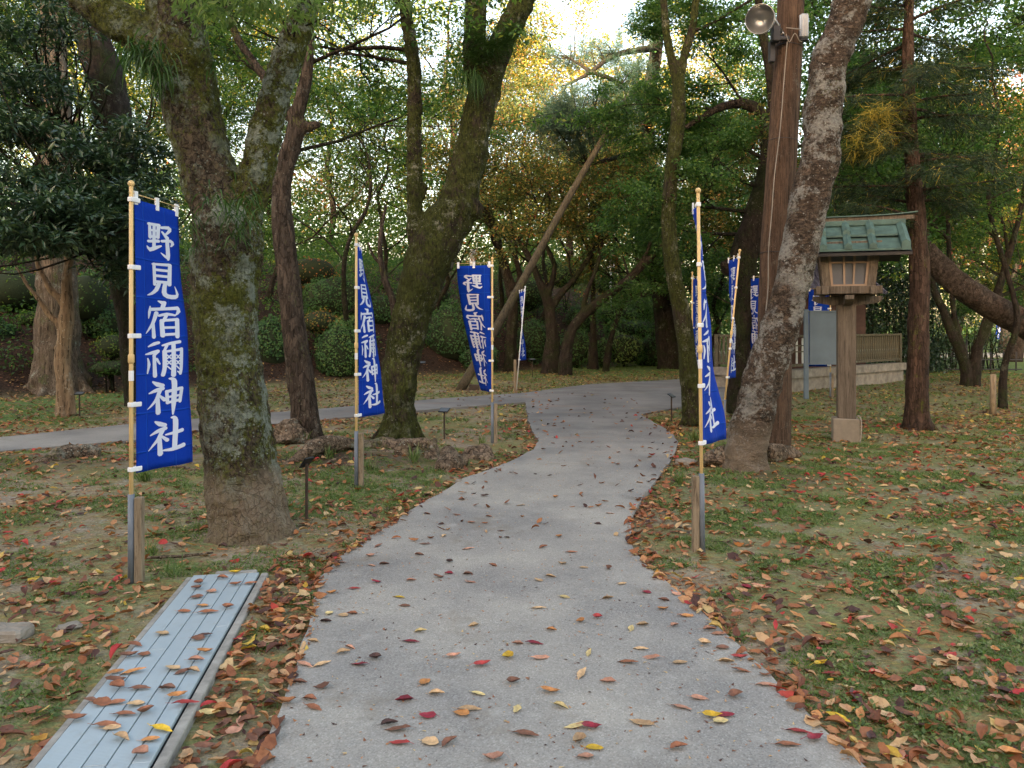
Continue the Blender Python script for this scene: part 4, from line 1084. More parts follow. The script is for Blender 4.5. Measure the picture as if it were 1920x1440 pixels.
hedge('dark ragged hedge behind the slatted fence and the lantern post', WX(1590,24.5), WX(1760,27), 24.5, 27, 3.6, 11, 1500, .25)
hedge('thin see-through hedge along the low rail fence at the right', WX(1745,27.6), WX(1885,27.6), 27.6, 27.8, 1.7, 12, 150, .35)

# ------------------------------------------------------------------ epiphytes, low plants
def straps(parent, c, n, L, W, seed, spread=1.0, droopy=1.0, up=.4, mat='fern', name='frond'):
    rn = random.Random(seed); V = []; T = []; tn = []
    for i in range(n):
        a = rn.uniform(0, 2*math.pi); d = Vector((math.cos(a)*spread, math.sin(a)*spread, up+rn.uniform(-.3,.3)))
        q = Vector(c) + Vector((rn.gauss(0,.05), rn.gauss(0,.05), rn.gauss(0,.05)))*spread
        l = L*rn.uniform(.6,1.2); s = d.cross(Vector((0,0,1)))
        s = s.normalized() if s.length > 1e-3 else Vector((1,0,0))
        b = len(V); tt = rn.random()
        for k in range(5):
            w = W*(1-(k/4)**2*.9)*.5*(.6 if k == 0 else 1)
            V += [tuple(q - s*w), tuple(q + s*w)]; tn += [tt, tt]
            d = (d.normalized() + Vector((0,0,-droopy*.38))); q = q + d.normalized()*l/4
        for k in range(4): T.append((b+2*k, b+2*k+1, b+2*k+3, b+2*k+2))
    me = fast_mesh(name, np.array(V), np.array(T), np.array(tn))
    o = add(name, me, LEAF[mat], parent); o['kind'] = 'stuff'
    return o
def epi(label, pts, n, L, W, seed, **kw):
    e = empty('hanging_fern', pts[0], label, 'plant', 'ferns growing on the lichened tree' if kw.pop('g', True) else None)
    for j, p in enumerate(pts): straps(e, p, n, L, W, seed+j, **kw)
epi('strap-leaved fern hanging under the left arm of the lichened tree', [P(250,92,5.55), P(285,85,5.55), P(295,125,5.6)], 60, .24, .013, 1, droopy=1.5, up=.0)
epi('fern tufts in the fork of the lichened tree', [P(425,385,5.45), P(455,400,5.5), P(400,370,5.5), P(440,430,5.55), P(470,370,5.6)], 34, .17, .012, 11, droopy=1.3, up=.2)
epi('thin fern on the left side of the lichened trunk', [P(352,440,5.6), P(345,400,5.7)], 26, .22, .010, 21, droopy=1.4, up=.1)
epi('fern on the right stem of the lichened tree', [P(410,80,5.5), P(412,120,5.55)], 24, .16, .014, 31, droopy=1.3)
epi('needle-like tuft sprouting from the upper fork of the mossy tree', [P(925,95,10.2), P(950,75,10.2), P(890,105,10.2), P(960,55,10.2), P(905,75,10.2), P(880,60,10.2)], 90, .38, .012, 41, g=False, droopy=.5, up=.2, mat='fern')
epi('wispy brown-green tuft below the upper fork of the mossy tree', [P(890,135,10.2), P(870,140,10.2)], 60, .42, .012, 51, g=False, droopy=2.0, up=-.1, mat='fern')
def tuft(label, px, py, n, L, seed, name='grass_tuft'):
    g = G(px, py); g.z = hz(g.x, g.y)
    e = empty(name, g, label, 'plant', 'small green tufts at the tree feet')
    straps(e, g + Vector((0,0,.01)), n, L, .009, seed, spread=.5, droopy=.6, up=1.2, mat='grass', name='blade')
for i, a in enumerate([('grass tuft against the foot of the lichened tree', 432,985,60,.16), ('grass tuft in front of the hollow stump', 775,872,50,.22), ('grass tuft in front of the second banner stake', 690,885,40,.18),
                       ('small grass tuft left of the nearest right banner stake', 1275,905,70,.15), ('fern tuft behind the nearest right banner pole', 1303,828,60,.26), ('tuft by the nearest left banner stake', 282,1035,60,.08),
                       ('tuft by the far end of the grating', 333,1075,40,.12), ('tuft by the hollow stump right side', 905,835,40,.18), ('tuft at the grey trunk foot', 575,835,40,.2), ('wide low tuft beside the root ridge', 270,900,110,.14),
                       ('tuft beside the root crossing by the grey trunk', 618,868,40,.16)]):
    tuft(*a, seed=70+i)

# ------------------------------------------------------------------ roots and stumps
def lumpy(name, label, items, mat, seed, voxel=.018, disp=.09, group=None, cat='root'):
    """items: lists of (px, py, depth, width px) tubes, welded"""
    p0 = P(*items[0][0][:3]); e = empty(name, Vector((p0.x, p0.y, hz(p0.x, p0.y))), label, cat, group)
    items = [[(a, b, c, w*1.22) for a, b, c, w in sp] for sp in items]
    o = trunk_obj(e, items, mat, voxel=voxel, disp=disp*.65, dscale=.11, name='root_wood' if cat == 'root' else 'wood', n=12, lump=.5)
    return e
lumpy('surface_root', 'smooth tan root arching over bare soil left of the second banner', [[(532,876,8.7,10),(555,862,8.8,18),(580,845,8.9,24),(610,834,9.1,26),(640,832,9.3,22),(668,836,9.5,16)]], M['root'], 1, disp=.03)
lumpy('surface_root', 'knobbly roots under the foot of the mossy forked tree', [[(640,840,9.7,16),(680,838,9.7,22),(720,834,9.8,28),(760,840,9.6,26),(790,846,9.5,20)],[(690,850,9.5,12),(720,852,9.4,14),(750,862,9.2,12)]], M['root'], 2)
lumpy('stump', 'weathered hollow stump right of the mossy forked tree', [[(758,862,9.2,20),(756,842,9.2,24),(770,832,9.2,18),(790,830,9.2,16)],[(790,830,9.2,16),(806,838,9.15,20),(812,856,9.1,26),(806,872,9.0,20)],[(765,870,9.1,18),(790,872,9.1,14),(806,872,9.0,18)],[(808,850,9.2,14),(812,832,9.2,12),(818,824,9.2,9)]], M['root'], 3, cat='stump')
lumpy('stump', 'squat grey stump beside the path edge left of the third banner', [[(838,892,8.6,44),(840,870,8.6,42),(842,852,8.7,30),(846,842,8.7,18)],[(850,868,8.7,24),(872,862,8.8,22)]], M['root'], 4, cat='stump')
lumpy('stump', 'low broken stump nearest to the third banner stake', [[(872,868,9.2,20),(888,848,9.3,26),(905,850,9.3,28),(915,862,9.2,22),(918,872,9.1,14)],[(890,862,9.2,30),(908,868,9.1,20)]], M['root'], 5, cat='stump')
lumpy('surface_root', 'thin pale roots crossing the soil in front of the second banner', [[(560,890,8.4,5),(600,878,8.5,6),(640,872,8.6,7),(690,878,8.5,6),(730,884,8.4,5),(770,880,8.5,5),(800,886,8.4,4)],[(600,878,8.6,6),(625,862,8.7,5),(655,858,8.8,4)]], M['root'], 6, disp=.01, voxel=.01)
lumpy('stump', 'dark earthy stump at the foot of the grey trunk', [[(545,838,10.2,52),(543,812,10.3,48),(546,795,10.4,30)],[(520,832,10.2,24),(525,808,10.3,22)]], M['root'], 7, cat='stump')
lumpy('surface_root', 'long mossy root ridge left of the nearest banner', [[(60,876,8.7,12),(90,866,8.8,24),(125,852,9.0,30),(160,846,9.1,26),(185,852,9.1,18)],[(80,880,8.6,12),(130,874,8.7,14),(190,868,8.8,10)]], M['root'], 8, disp=.05)
lumpy('surface_root', 'tangle of thin roots behind the nearest left banner', [[(190,872,8.8,8),(230,866,8.9,10),(290,858,9,12),(340,862,8.9,8),(372,878,8.7,6)],[(200,880,8.6,6),(260,882,8.5,7),(330,874,8.6,7),(390,892,8.3,5)],[(240,858,9.1,7),(300,848,9.2,8),(370,838,9.3,8)]], M['root'], 9, disp=.015, voxel=.012)
lumpy('surface_root', 'low bark lump at the foot of the pale blotched tree', [[(1310,868,8.6,14),(1335,860,8.6,28),(1360,858,8.6,34)],[(1440,850,8.8,30),(1475,848,9.0,22),(1500,852,9.1,10)]], M['root'], 10)
lumpy('surface_root', 'long thin root running right from the nearest left banner stake', [[(268,1046,5.28,5),(310,1044,5.3,6),(350,1042,5.32,5),(400,1036,5.4,4)]], M['root'], 11, disp=.006, voxel=.006)
for i, (px, py, w, h, lab) in enumerate([(15, 1190, .20, .07, 'rough grey stone block at the left edge of the photo'), (130,1172,.12,.03,'small flat stone right of the rough grey block'), (860,905,.10,.06,'small upright stone in front of the squat grey stump'), (1287,872,.22,.07,'flat pale stone beside the path left of the nearest right banner')]):
    g = G(px, py); mb = MB(); mb.box((0,0,h*.35), (w,w*.7,h), bev=.015)
    o = mb.obj('stone', M['stone']); o.location = (g.x, g.y, hz(g.x,g.y)); o.rotation_euler = (0,0,i*.7)
    sb = o.modifiers.new('sub','SUBSURF'); sb.levels = sb.render_levels = 2; sb.subdivision_type = 'SIMPLE'
    tx = bpy.data.textures.new('stone_relief','CLOUDS'); tx.noise_scale = .06
    dm = o.modifiers.new('d','DISPLACE'); dm.texture = tx; dm.strength = .03
    tag(o, lab, 'stone')

# ------------------------------------------------------------------ grating in the ground
def build_grating():
    d_ = Vector((-0.145, 1, 0)).normalized(); n_ = Vector((d_.y, -d_.x, 0))     # along, across (to the right)
    start = Vector((-1.712+.145*1.2, 2.78-1.2, 0)); W = .41; Lt = 3.30
    e = empty('drain_cover', start + d_*Lt/2, 'blue-grey metal drain cover of narrow planks set in a concrete rim, left of the path', 'drain cover')
    ang = math.atan2(d_.y, d_.x) - math.pi/2
    wd = [.083, .083, .083, .083, .070]; x = 0.004
    ends = [[0, 1.15, 2.16, Lt], [0, .98, 2.16, Lt], [0, 1.15, 2.72, Lt], [0, .62, 2.16, Lt], [0, 1.15, 2.42, Lt]]
    for c in range(5):
        for k in range(3):
            a, b = ends[c][k]+.0015, ends[c][k+1]-.0015
            mb = MB(); cc = start + n_*(x + wd[c]/2) + d_*(a+b)/2
            mb.box((0,0,0), (wd[c]-.004, b-a, .02), bev=.002)
            o = addl('plank', mb.mesh('plank'), M['grate'], e, cc - e.location + Vector((0,0,.016+random.uniform(-.001,.001))), (0, 0, ang))
        x += wd[c]
    mb = MB(); cc = start + n_*W/2 + d_*Lt/2
    mb.box((0,0,0), (W, Lt, .012)); addl('channel', mb.mesh('channel'), M['black'], e, cc - e.location + Vector((0,0,-.004)), (0,0,ang))
    for nm, off, w in (('rim', -.022, .036), ('rim', W+.004+.022, .045)):
        mb = MB(); mb.box((0,0,0), (w, Lt+.04, .06), bev=.006)
        addl(nm, mb.mesh(nm), M['curb'], e, start + n_*off + d_*Lt/2 - e.location + Vector((0,0,-.020 if off < 0 else -.014)), (0,0,ang))
    mb = MB(); mb.box((0,0,0), (W*.62, .05, .06), bev=.006)
    addl('rim', mb.mesh('rim'), M['curb'], e, start + n_*W*.62 + d_*(Lt+.045) - e.location + Vector((0,0,-.006)), (0,0,ang))
    return start, d_, n_, W, Lt
GR = build_grating()

# ------------------------------------------------------------------ banners
# strokes traced in an arbitrary grid: x, y, width
CH = [
 [ # ya
  [(225,280,20),(330,270,22)], [(238,272,18),(246,412,26)], [(322,270,24),(318,400,22)], [(245,337,15),(320,331,15)], [(245,402,18),(325,392,18)], [(282,275,20),(285,510,24)],
  [(225,455,18),(325,432,24)], [(215,505,8),(245,535,30),(300,505,26),(348,478,10)], [(345,290,18),(412,276,26),(424,300,24),(385,352,12)], [(352,330,12),(400,388,28)],
  [(350,428,18),(430,410,24),(452,436,26),(432,468,6)], [(398,418,24),(408,560,28),(410,612,14)], [(414,600,18),(385,582,18),(345,548,4)]],
 [ # mi
  [(272,675,14),(420,664,24)], [(288,670,22),(302,880,22)], [(428,662,26),(426,870,28)], [(300,728,19),(420,726,19)], [(300,788,19),(420,786,19)], [(300,848,20),(425,846,20)],
  [(340,862,26),(318,930,28),(275,972,20),(222,992,4)], [(390,862,24),(384,950,28),(412,988,32),(480,990,32),(506,960,22),(478,880,3)]],
 [ # su
  [(338,1042,8),(382,1062,32)], [(388,1052,26),(374,1115,26)], [(262,1132,24),(400,1118,22),(492,1106,26)], [(258,1104,12),(250,1160,26),(240,1222,8)], [(496,1100,26),(512,1138,30),(478,1182,5)],
  [(325,1162,30),(292,1265,26),(250,1325,18),(208,1374,3)], [(292,1262,22),(300,1410,30)], [(345,1192,16),(410,1172,22),(475,1182,14)], [(405,1185,20),(380,1250,18)],
  [(368,1236,24),(376,1398,28)], [(368,1240,18),(488,1224,22)], [(492,1222,30),(490,1406,28)], [(380,1312,18),(480,1306,18)], [(380,1384,20),(480,1374,20)]],
 [ # ne
  [(235,1505,8),(300,1478,24),(345,1464,20)], [(203,1580,8),(280,1566,24),(340,1548,22)], [(338,1550,22),(292,1600,18)], [(300,1596,22),(304,1800,32)], [(228,1620,10),(242,1680,26),(222,1768,10)],
  [(322,1628,20),(350,1680,10)], [(372,1494,12),(440,1470,22),(514,1454,24)], [(405,1492,18),(385,1552,14)], [(455,1472,24),(458,1640,26),(460,1800,32)], [(388,1548,26),(388,1715,24),(374,1795,26)],
  [(392,1556,16),(522,1532,22)], [(528,1526,26),(530,1715,26),(522,1786,22)], [(524,1782,18),(492,1758,6)],
  [(406,1590,8),(436,1628,8)], [(436,1590,8),(406,1628,8)], [(406,1648,8),(436,1686,8)], [(436,1648,8),(406,1686,8)], [(480,1590,8),(510,1628,8)], [(510,1590,8),(480,1628,8)], [(480,1648,8),(510,1686,8)], [(510,1648,8),(480,1686,8)],
  [(406,1702,8),(436,1736,8)], [(480,1702,8),(510,1736,8)]],
 [ # jin
  [(280,1855,12),(330,1885,34),(378,1898,26)], [(238,1968,8),(310,1945,26),(378,1926,28)], [(356,1932,28),(320,2030,24),(270,2086,16),(220,2122,3)], [(330,2010,26),(338,2170,38)], [(345,1996,14),(395,2044,28)],
  [(408,1955,20),(420,2080,22)], [(410,1962,20),(532,1936,26)], [(546,1934,30),(530,2072,24)], [(420,2018,16),(525,2006,16)], [(420,2074,18),(525,2054,20)], [(425,1830,10),(468,1862,36),(472,2060,34),(468,2198,8)]],
 [ # sha
  [(308,2255,12),(355,2282,34),(408,2300,26)], [(255,2384,8),(335,2354,26),(412,2330,28)], [(388,2340,30),(345,2430,26),(290,2486,18),(234,2532,3)], [(356,2416,28),(365,2585,40)], [(370,2402,14),(428,2454,28)],
  [(412,2398,10),(490,2384,24),(564,2366,28)], [(455,2228,10),(494,2262,36),(490,2530,32)], [(392,2552,10),(470,2550,26),(582,2520,32)]],
]
def stroke_poly(st):
    pts = [Vector((a, b, 0)) for a, b, w in st]; ws = [w for a, b, w in st]
    L = sum((pts[i+1]-pts[i]).length for i in range(len(pts)-1))
    p, r = catmull(pts, ws, max(2, int(L/(len(pts)-1)/24)))
    out = []
    for i, q in enumerate(p):
        t_ = (p[min(i+1, len(p)-1)] - p[max(i-1, 0)]).normalized(); n_ = Vector((-t_.y, t_.x, 0))
        out.append((q, n_, t_, r[i]/2*1.30+1.0))
    # rounded ends
    q, n_, t_, w = out[0]; a = [(q - t_*w*.7, n_, t_, w*.45)]
    q, n_, t_, w = out[-1]; b = [(q + t_*w*.7, n_, t_, w*.45)]
    return a + out + b
STROKES = [[stroke_poly(s) for s in ch] for ch in CH]
def to_uv(q):
    y = q.y; left = 103 + y*.006; wd_ = 405 + 185*(y-75)/2647.0
    return ((q.x-left)/wd_, (y-75)/2647.0)

BW, BH = .45, 1.74
def banner(label, px, py, d, yaw0, yaw1, top_px=None, lean=None, detail=True, stake=1, group='blue banners with white lettering', ripple=.02, poleH=None, zc=None, seed=0, mid=None, stakeside=None, white_pole=False):
    base = Vector((WX(px, d), d, 0)); base.z = hz(base.x, base.y)
    H = poleH or 2.52
    top = base + Vector((0, 0, H))
    if top_px: top = P(top_px[0], top_px[1], d + (top_px[2] if len(top_px) > 2 else 0))
    ax = (top-base); H = ax.length; ax.normalize()
    e = empty('nobori_banner', base, label, 'banner', group)
    pmat = M['bamboo'] if not white_pole else M['white']
    mb = MB(); mb.cyl(base + ax*.02, base + ax*(H-.015), .0135, .0125, 10)
    mb.obj('pole', pmat, e, smooth=True)
    ztop = H - .055
    def yaw(v):
        if mid is not None: 
            return R(yaw0*(1-v)*(1-2*v) + mid*4*v*(1-v) + yaw1*v*(2*v-1))
        return R(yaw0 + (yaw1-yaw0)*v)
    def B(u, v, off=0.0):
        a = yaw(v); dr = Vector((math.cos(a), math.sin(a), 0)); nr = Vector((math.sin(a), -math.cos(a), 0))
        sag = .03*u*(1-v)
        rip = ripple*u*(math.sin(v*7+u*3+seed) + .6*math.sin(v*15+u*5+seed*2)) + .012*math.sin(u*9+seed)*min(1, v*3)
        return base + ax*(ztop - .035 - v*BH - sag*.6) + dr*(.028 + u*BW) + nr*(rip + off)
    mb = MB(); mb.grid(lambda u, v: B(u, v), 14, 40)
    me = mb.mesh('cloth', True)
    uvl = me.uv_layers.new(name='UVMap'); nu = 14
    uvs = []
    for poly in me.polygons:
        for vi in poly.vertices: uvs += [(vi % (nu+1))/nu, (vi//(nu+1))/40]
    uvl.data.foreach_set('uv', uvs)
    cloth = add('cloth', me, M['cloth'], e)
    sol = cloth.modifiers.new('thick', 'SOLIDIFY'); sol.thickness = .0012; sol.offset = 0
    for ch in STROKES:
        mb = MB()
        for side in (1, -1):
            for si, st in enumerate(ch):
                b = len(mb.v)
                for q, n_, t_, w in st:
                    for sg in (-1, 0, 1):
                        u, v = to_uv(q + n_*w*sg); mb.v.append(tuple(B(u, v, side*(.0022 + si*.00006))))
                for k in range(len(st)-1):
                    for c in (0, 1):
                        f = (b+3*k+c, b+3*k+c+1, b+3*k+c+4, b+3*k+c+3); mb.f.append(f if side > 0 else f[::-1])
        c_ = add('kanji', mb.mesh('kanji', True), M['print'], cloth)
        c_.location = (0, 0, 0)
    if detail:
        a = yaw(0); dr = Vector((math.cos(a), math.sin(a), 0)); nr = Vector((math.sin(a), -math.cos(a), 0))
        rod = base + ax*ztop
        mb = MB(); mb.cyl(rod - dr*.02, rod + dr*(BW+.05) - Vector((0,0,.018)), .0035, n=6); mb.obj('top_rod', pmat, e, smooth=True)
        mb = MB(); rings = []
        for i in range(7):
            th = math.pi*i/6; rr = .02*math.sin(th)+.001
            rings.append([top + ax*(-.02 + .022*(1-math.cos(th))) + Vector((math.cos(f)*rr, math.sin(f)*rr, 0)) for f in [2*math.pi*j/10 for j in range(10)]])
        mb.quadring(rings); mb.obj('finial', pmat, e, smooth=True)
        rot = Matrix.Rotation(a, 3, 'Z')
        for u in (.03, .50, .97):
            q = B(u, 0); mb = MB(); mb.box(q + Vector((0,0,-.01+.02)), (.032, .012, .085), m=rot); mb.obj('loop', M['white'], e)
        for k, v in enumerate((.004, .25, .5, .75, .985)):
            av = yaw(v); rv = Matrix.Rotation(av, 3, 'Z'); q = base + ax*(ztop-.035 - v*BH); dv = Vector((math.cos(av), math.sin(av), 0))
            mb = MB(); mb.box(q + dv*.026, (.085, .034, .030), m=rv, bev=.004); mb.obj('strap', M['white'], e)
        zj = H*.562
        mb = MB(); mb.tube([base+ax*(zj-.03), base+ax*(zj-.022), base+ax*(zj+.022), base+ax*(zj+.03)], [.014,.019,.019,.014], 12); mb.obj('joint_collar', pmat, e, smooth=True)
        mb = MB(); mb.cyl(base+ax*(zj-.14), base+ax*(zj-.075), .0155, n=12, cap=False); mb.obj('maker_sticker', M['white'], e, smooth=True)
    if stake:
        s_ = stakeside or 1
        mb = MB(); mb.cyl(base+ax*(-.05), base+ax*.56, .020, n=14); mb.obj('base_pipe', M['pvc'], e, smooth=True)
        mb = MB(); mb.box(base + Vector((s_*.047, .01, .24)), (.048, .048, .60), bev=.004); mb.obj('stake', M['stake'], e)
    return e
banner('nearest blue banner on the left, white lettering readable from top to bottom', 246, 1085, 4.86, 79, 62, seed=1, ripple=.010)
banner('second blue banner on the left, in front of the mossy forked tree', 668, 925, 7.69, 94, 60, seed=2, ripple=.012, mid=76)
banner('third blue banner on the left, its lettering seen reversed from behind', 923, 832, 10.5, 186, 112, seed=3, ripple=.012, mid=142)
banner('nearest blue banner on the right, turned almost edge-on in front of the pale blotched tree', 1317, 1030, 5.5, 82, 57, top_px=(1309,358), stakeside=-1, seed=4, ripple=.022, mid=66)
banner('far narrow banner on a pale leaning pole among the cherry trees', 968, 735, 19.0, 108, 68, top_px=(985,538), seed=5, white_pole=True, ripple=.01, stake=0)
mb = MB(); g = Vector((WX(968,19.0)-.03, 19.0, 0)); mb.box(g+Vector((0,0,.35)), (.07,.07,.8), bev=.005)
tag(mb.obj('wooden_stake', M['stake']), 'short dark stake that holds the far narrow pale pole', 'stake')
banner('dark blue banner half hidden behind the snaking mossy trunk', 1298, 780, 13.4, 60, 54, seed=6, detail=True)
banner('blue banner on a leaning bamboo pole in front of the dark knotted tree', 1352, 822, 10.9, 91, 58, top_px=(1387,470), seed=7, ripple=.02)
banner('blue banner mostly hidden behind the wooden utility pole', 1432, 785, 13.1, 112, 96, seed=8, ripple=.02)
banner('blue banner rising above the grey notice board', 1557, 746, 17.3, 176, 170, seed=9)
banner('tiny blue banner far off beyond the low rail fence', 1882, 655, 52, 190, 160, seed=10, detail=False, stake=0)

# ------------------------------------------------------------------ utility pole with floodlight
dE = 9.7
e = empty('utility_pole', Vector((WX(1452,dE), dE, 0)), 'tall brown wooden utility pole behind the pale blotched tree', 'utility pole')
pts = [P(a,b,dE) for a,b in ((1450,850),(1452,700),(1453,560),(1457,440),(1465,320),(1472,200),(1478,100),(1483,0),(1492,-180))]
mb = MB(); p_, r_2 = catmull(pts, [w*dE/F/2 for w in (66,62,60,58,55,52,50,48,44)], 4); mb.tube(p_, r_2, 24, lump=.06); mb.obj('shaft', M['pole_wood'], e, smooth=True)
for y_ in (90, 265, 475):
    i = min(range(len(pts)), key=lambda k: abs(HOR-(pts[k].z-EYE)*F/dE - y_)); 
    zc = EYE-(y_-HOR)*dE/F
    # centre of the pole at that height
    for k in range(len(p_)-1):
        if p_[k].z <= zc <= p_[k+1].z:
            f = (zc-p_[k].z)/(p_[k+1].z-p_[k].z); c = p_[k].lerp(p_[k+1], f); r0 = r_2[k]
    mb = MB(); ring = [c + Vector((math.cos(a)*(r0+.006), math.sin(a)*(r0+.006), .01*math.sin(a*2))) for a in [2*math.pi*j/32 for j in range(33)]]
    mb.tube(ring, [.004]*33, 6); mb.obj('wire_band', M['metal_dark'], e, smooth=True)
front = dE-.20
mb = MB(); w = [P(1476,78,front), P(1470,150,front), P(1463,240,front), P(1452,330,front), P(1447,400,front), P(1441,470,front), P(1440,540,front+.01), P(1434,600,front+.02), P(1430,650,front+.03)]
p, r = catmull(w, [.0055]*len(w), 4); mb.tube(p, r, 6); mb.obj('cable', M['wire'], e, smooth=True)
# floodlight: a thing clamped to the pole
fc = P(1425, 36, 9.35)
ef = empty('floodlight', fc, 'round grey floodlight clamped near the top of the wooden utility pole', 'lamp')
axd = Vector((-.42, -.88, -.20)).normalized(); q = axd.to_track_quat('Z', 'Y').to_matrix()
def lathe(prof, n=28):
    mb = MB(); mb.quadring([[fc + q @ Vector((math.cos(a)*r, math.sin(a)*r, z)) for a in [2*math.pi*j/n for j in range(n)]] for r, z in prof], cap=False); return mb
lathe([(.165,.02),(.174,.03),(.176,-.01),(.172,-.05),(.155,-.075),(.13,-.13),(.08,-.19),(.05,-.21),(.05,-.27),(.001,-.275)]).obj('housing', M['metal'], ef, smooth=True)
lathe([(.163,.018),(.150,-.02),(.125,-.08),(.08,-.13),(.03,-.15),(.001,-.152)]).obj('reflector', M['metal'], ef, smooth=True)
t = NT('lamp_glass'); gl = t.n('ShaderNodeBsdfGlass'); gl.inputs['Roughness'].default_value = .08; tr = t.n('ShaderNodeBsdfTransparent'); ms = t.n('ShaderNodeMixShader'); ms.inputs[0].default_value = .35
t.l(tr.outputs[0], ms.inputs[1]); t.l(gl.outputs[0], ms.inputs[2]); t.l(ms.outputs[0], t.out.inputs[0]); M['glass'] = t.m
lathe([(.162,.022),(.12,.030),(.06,.036),(.001,.038)]).obj('glass', M['glass'], ef, smooth=True)
mb = MB(); c0 = fc - axd*.10
for pa, pb in ((P(1448,28,9.4), P(1466,60,9.5)), (P(1466,60,9.5), P(1470,66,9.52))): 
    mb.cyl(pa, pb, .016, n=8)
mb.cyl(fc - axd*.05 + Vector((.165,0,0)), P(1452,30,9.42), .012, n=8)
mb.obj('bracket', M['metal'], ef, smooth=True)
mb = MB(); mb.box(P(1454,62,9.5), (.10,.10,.22), bev=.01); mb.box(P(1447,98,9.6), (.07,.08,.26), bev=.01); mb.obj('junction_box', M['metal_dark'], ef)
mb = MB(); mb.box(P(1466,72,9.5), (.18,.06,.05), bev=.01); mb.obj('clamp', M['metal_dark'], ef)
bc = P(1506,50,9.55)
eb = empty('ballast_box', bc, 'ribbed pale grey ballast canister on the right side of the wooden utility pole', 'ballast')
mb = MB(); mb.box(bc, (.11,.10,.30), bev=.02)
for k in (-.035, -.012, .012, .035): mb.box(bc + Vector((k,-.054,0)), (.010,.010,.28))
mb.obj('casing', M['metal'], eb); mb = MB(); mb.box(bc - Vector((0,0,.165)), (.09,.08,.03)); mb.obj('end_cap', M['black'], eb)
mb = MB(); p, r = catmull([bc+Vector((0,0,-.17)), bc+Vector((-.06,-.05,-.20)), bc+Vector((-.14,-.10,-.12)), bc+Vector((-.20,-.08,-.22)), bc+Vector((-.24,-.08,-.12))], [.005]*5, 4); mb.tube(p, r, 6)
mb.cyl(P(1474,52,9.46), P(1502,55,9.48), .006, n=6); mb.obj('cable', M['wire'], eb, smooth=True)

# ------------------------------------------------------------------ wooden lantern
dN = 10.75; LX = WX(1585, dN); s = dN/F
e = empty('wooden_lantern', Vector((LX, dN, 0)), 'standing wooden lantern with a green copper tiled roof left of the cedar trunk', 'lantern')
def zpx(y, d=dN): return EYE-(y-HOR)*d/F
def lb(name, c, dims, mat, parent=None, **kw):
    mb = MB(); mb.box(c, dims, **kw); return mb.obj(name, mat, parent or e)
lb('base_block', (LX, dN, .145), (.345,.345,.33), M['base_block'], bev=.012)
mb = MB(); mb.box((LX+.01, dN, (.31+zpx(572))/2), (.238,.238,zpx(572)-.31), taper=.98, bev=.008); mb.obj('post', M['lantern_wood'], e)
lb('post_neck', (LX+.02, dN, zpx(562)), (.19,.19,.16), M['lantern_wood'])
zb = zpx(563)
for ang in (0, math.pi/2):
    mb = MB(); prof = []
    L_ = .89
    for i in range(13):
        x = -L_/2 + L_*i/12; t_ = abs(x)/(L_/2); low = -.075 + .085*max(0, t_-.25)**1.5
        prof.append((x, low if i not in (0,12) else .0, .055))
    rings = []
    for x, lo, hi in prof:
        pts4 = [(x, -.055, lo), (x, .055, lo), (x, .055, hi), (x, -.055, hi)]
        ca, sa = math.cos(ang), math.sin(ang)
        rings.append([Vector((LX+.02+a*ca-b*sa, dN+a*sa+b*ca, zb + c + (.002 if ang else 0))) for a, b, c in pts4])
    mb.quadring(rings); mb.obj('bracket_arm', M['lantern_wood'], e)
zt = zpx(547)
for oy in (-.30, .30): lb('tray_beam', (LX+.02, dN+oy, zt+.012), (.83,.085,.105), M['lantern_wood'], bev=.006)
for ox in (-.30, .30): lb('tray_beam', (LX+.02+ox, dN, zt+.004), (.085,.80,.105), M['lantern_wood'], bev=.006)
lb('tray_board', (LX+.02, dN, zt+.055), (.66,.66,.02), M['lantern_wood'])
z0, z1 = zpx(540)-.0, zpx(468)
def slant(name, x0, x1, y0, y1, za, zb_, w, mat=M['lantern_wood'], wy=None, parent=None):
    mb = MB(); wy = wy or w
    mb.quadring([[Vector((x0+a*w/2, y0+b*wy/2, za)) for a,b in ((-1,-1),(1,-1),(1,1),(-1,1))], [Vector((x1+a*w/2, y1+b*wy/2, zb_)) for a,b in ((-1,-1),(1,-1),(1,1),(-1,1))]]); return mb.obj(name, mat, parent or e)
a0, a1 = .275, .33
cx = LX+.02
for sx_ in (-1,1):
    for sy_ in (-1,1): slant('corner_post', cx+sx_*a0, cx+sx_*a1, dN+sy_*a0, dN+sy_*a1, z0, z1+.02, .105)
def face_bar(side, u0, v0, u1, v1, w, name, mat, parent, dep=.022, th=.02):
    """bars on the tapered face; u in -1..1 across, v in 0..1 up"""
    def pt(u, v, o):
        a = a0+(a1-a0)*v + o
        z = z0+(z1-z0)*v; hw = (a0+(a1-a0)*v - .05)
        if side == 0: return Vector((cx+u*hw, dN-a, z))
        if side == 1: return Vector((cx+a, dN+u*hw, z))
        if side == 2: return Vector((cx-u*hw, dN+a, z))
        return Vector((cx-a, dN-u*hw, z))
    du, dv = (w, 0) if abs(u1-u0) < .01 else (0, w)
    mb = MB(); hw = a0
    wu, wv = w/2/hw, w/2/(z1-z0)
    if abs(u1-u0) < .01: cor = [(u0-wu, v0), (u0+wu, v0), (u1+wu, v1), (u1-wu, v1)]
    else: cor = [(u0, v0-wv), (u1, v0-wv), (u1, v0+wv), (u0, v0+wv)]
    mb.quadring([[pt(u, v, dep-th) for u, v in cor], [pt(u, v, dep) for u, v in cor]])
    return mb.obj(name, mat, parent)
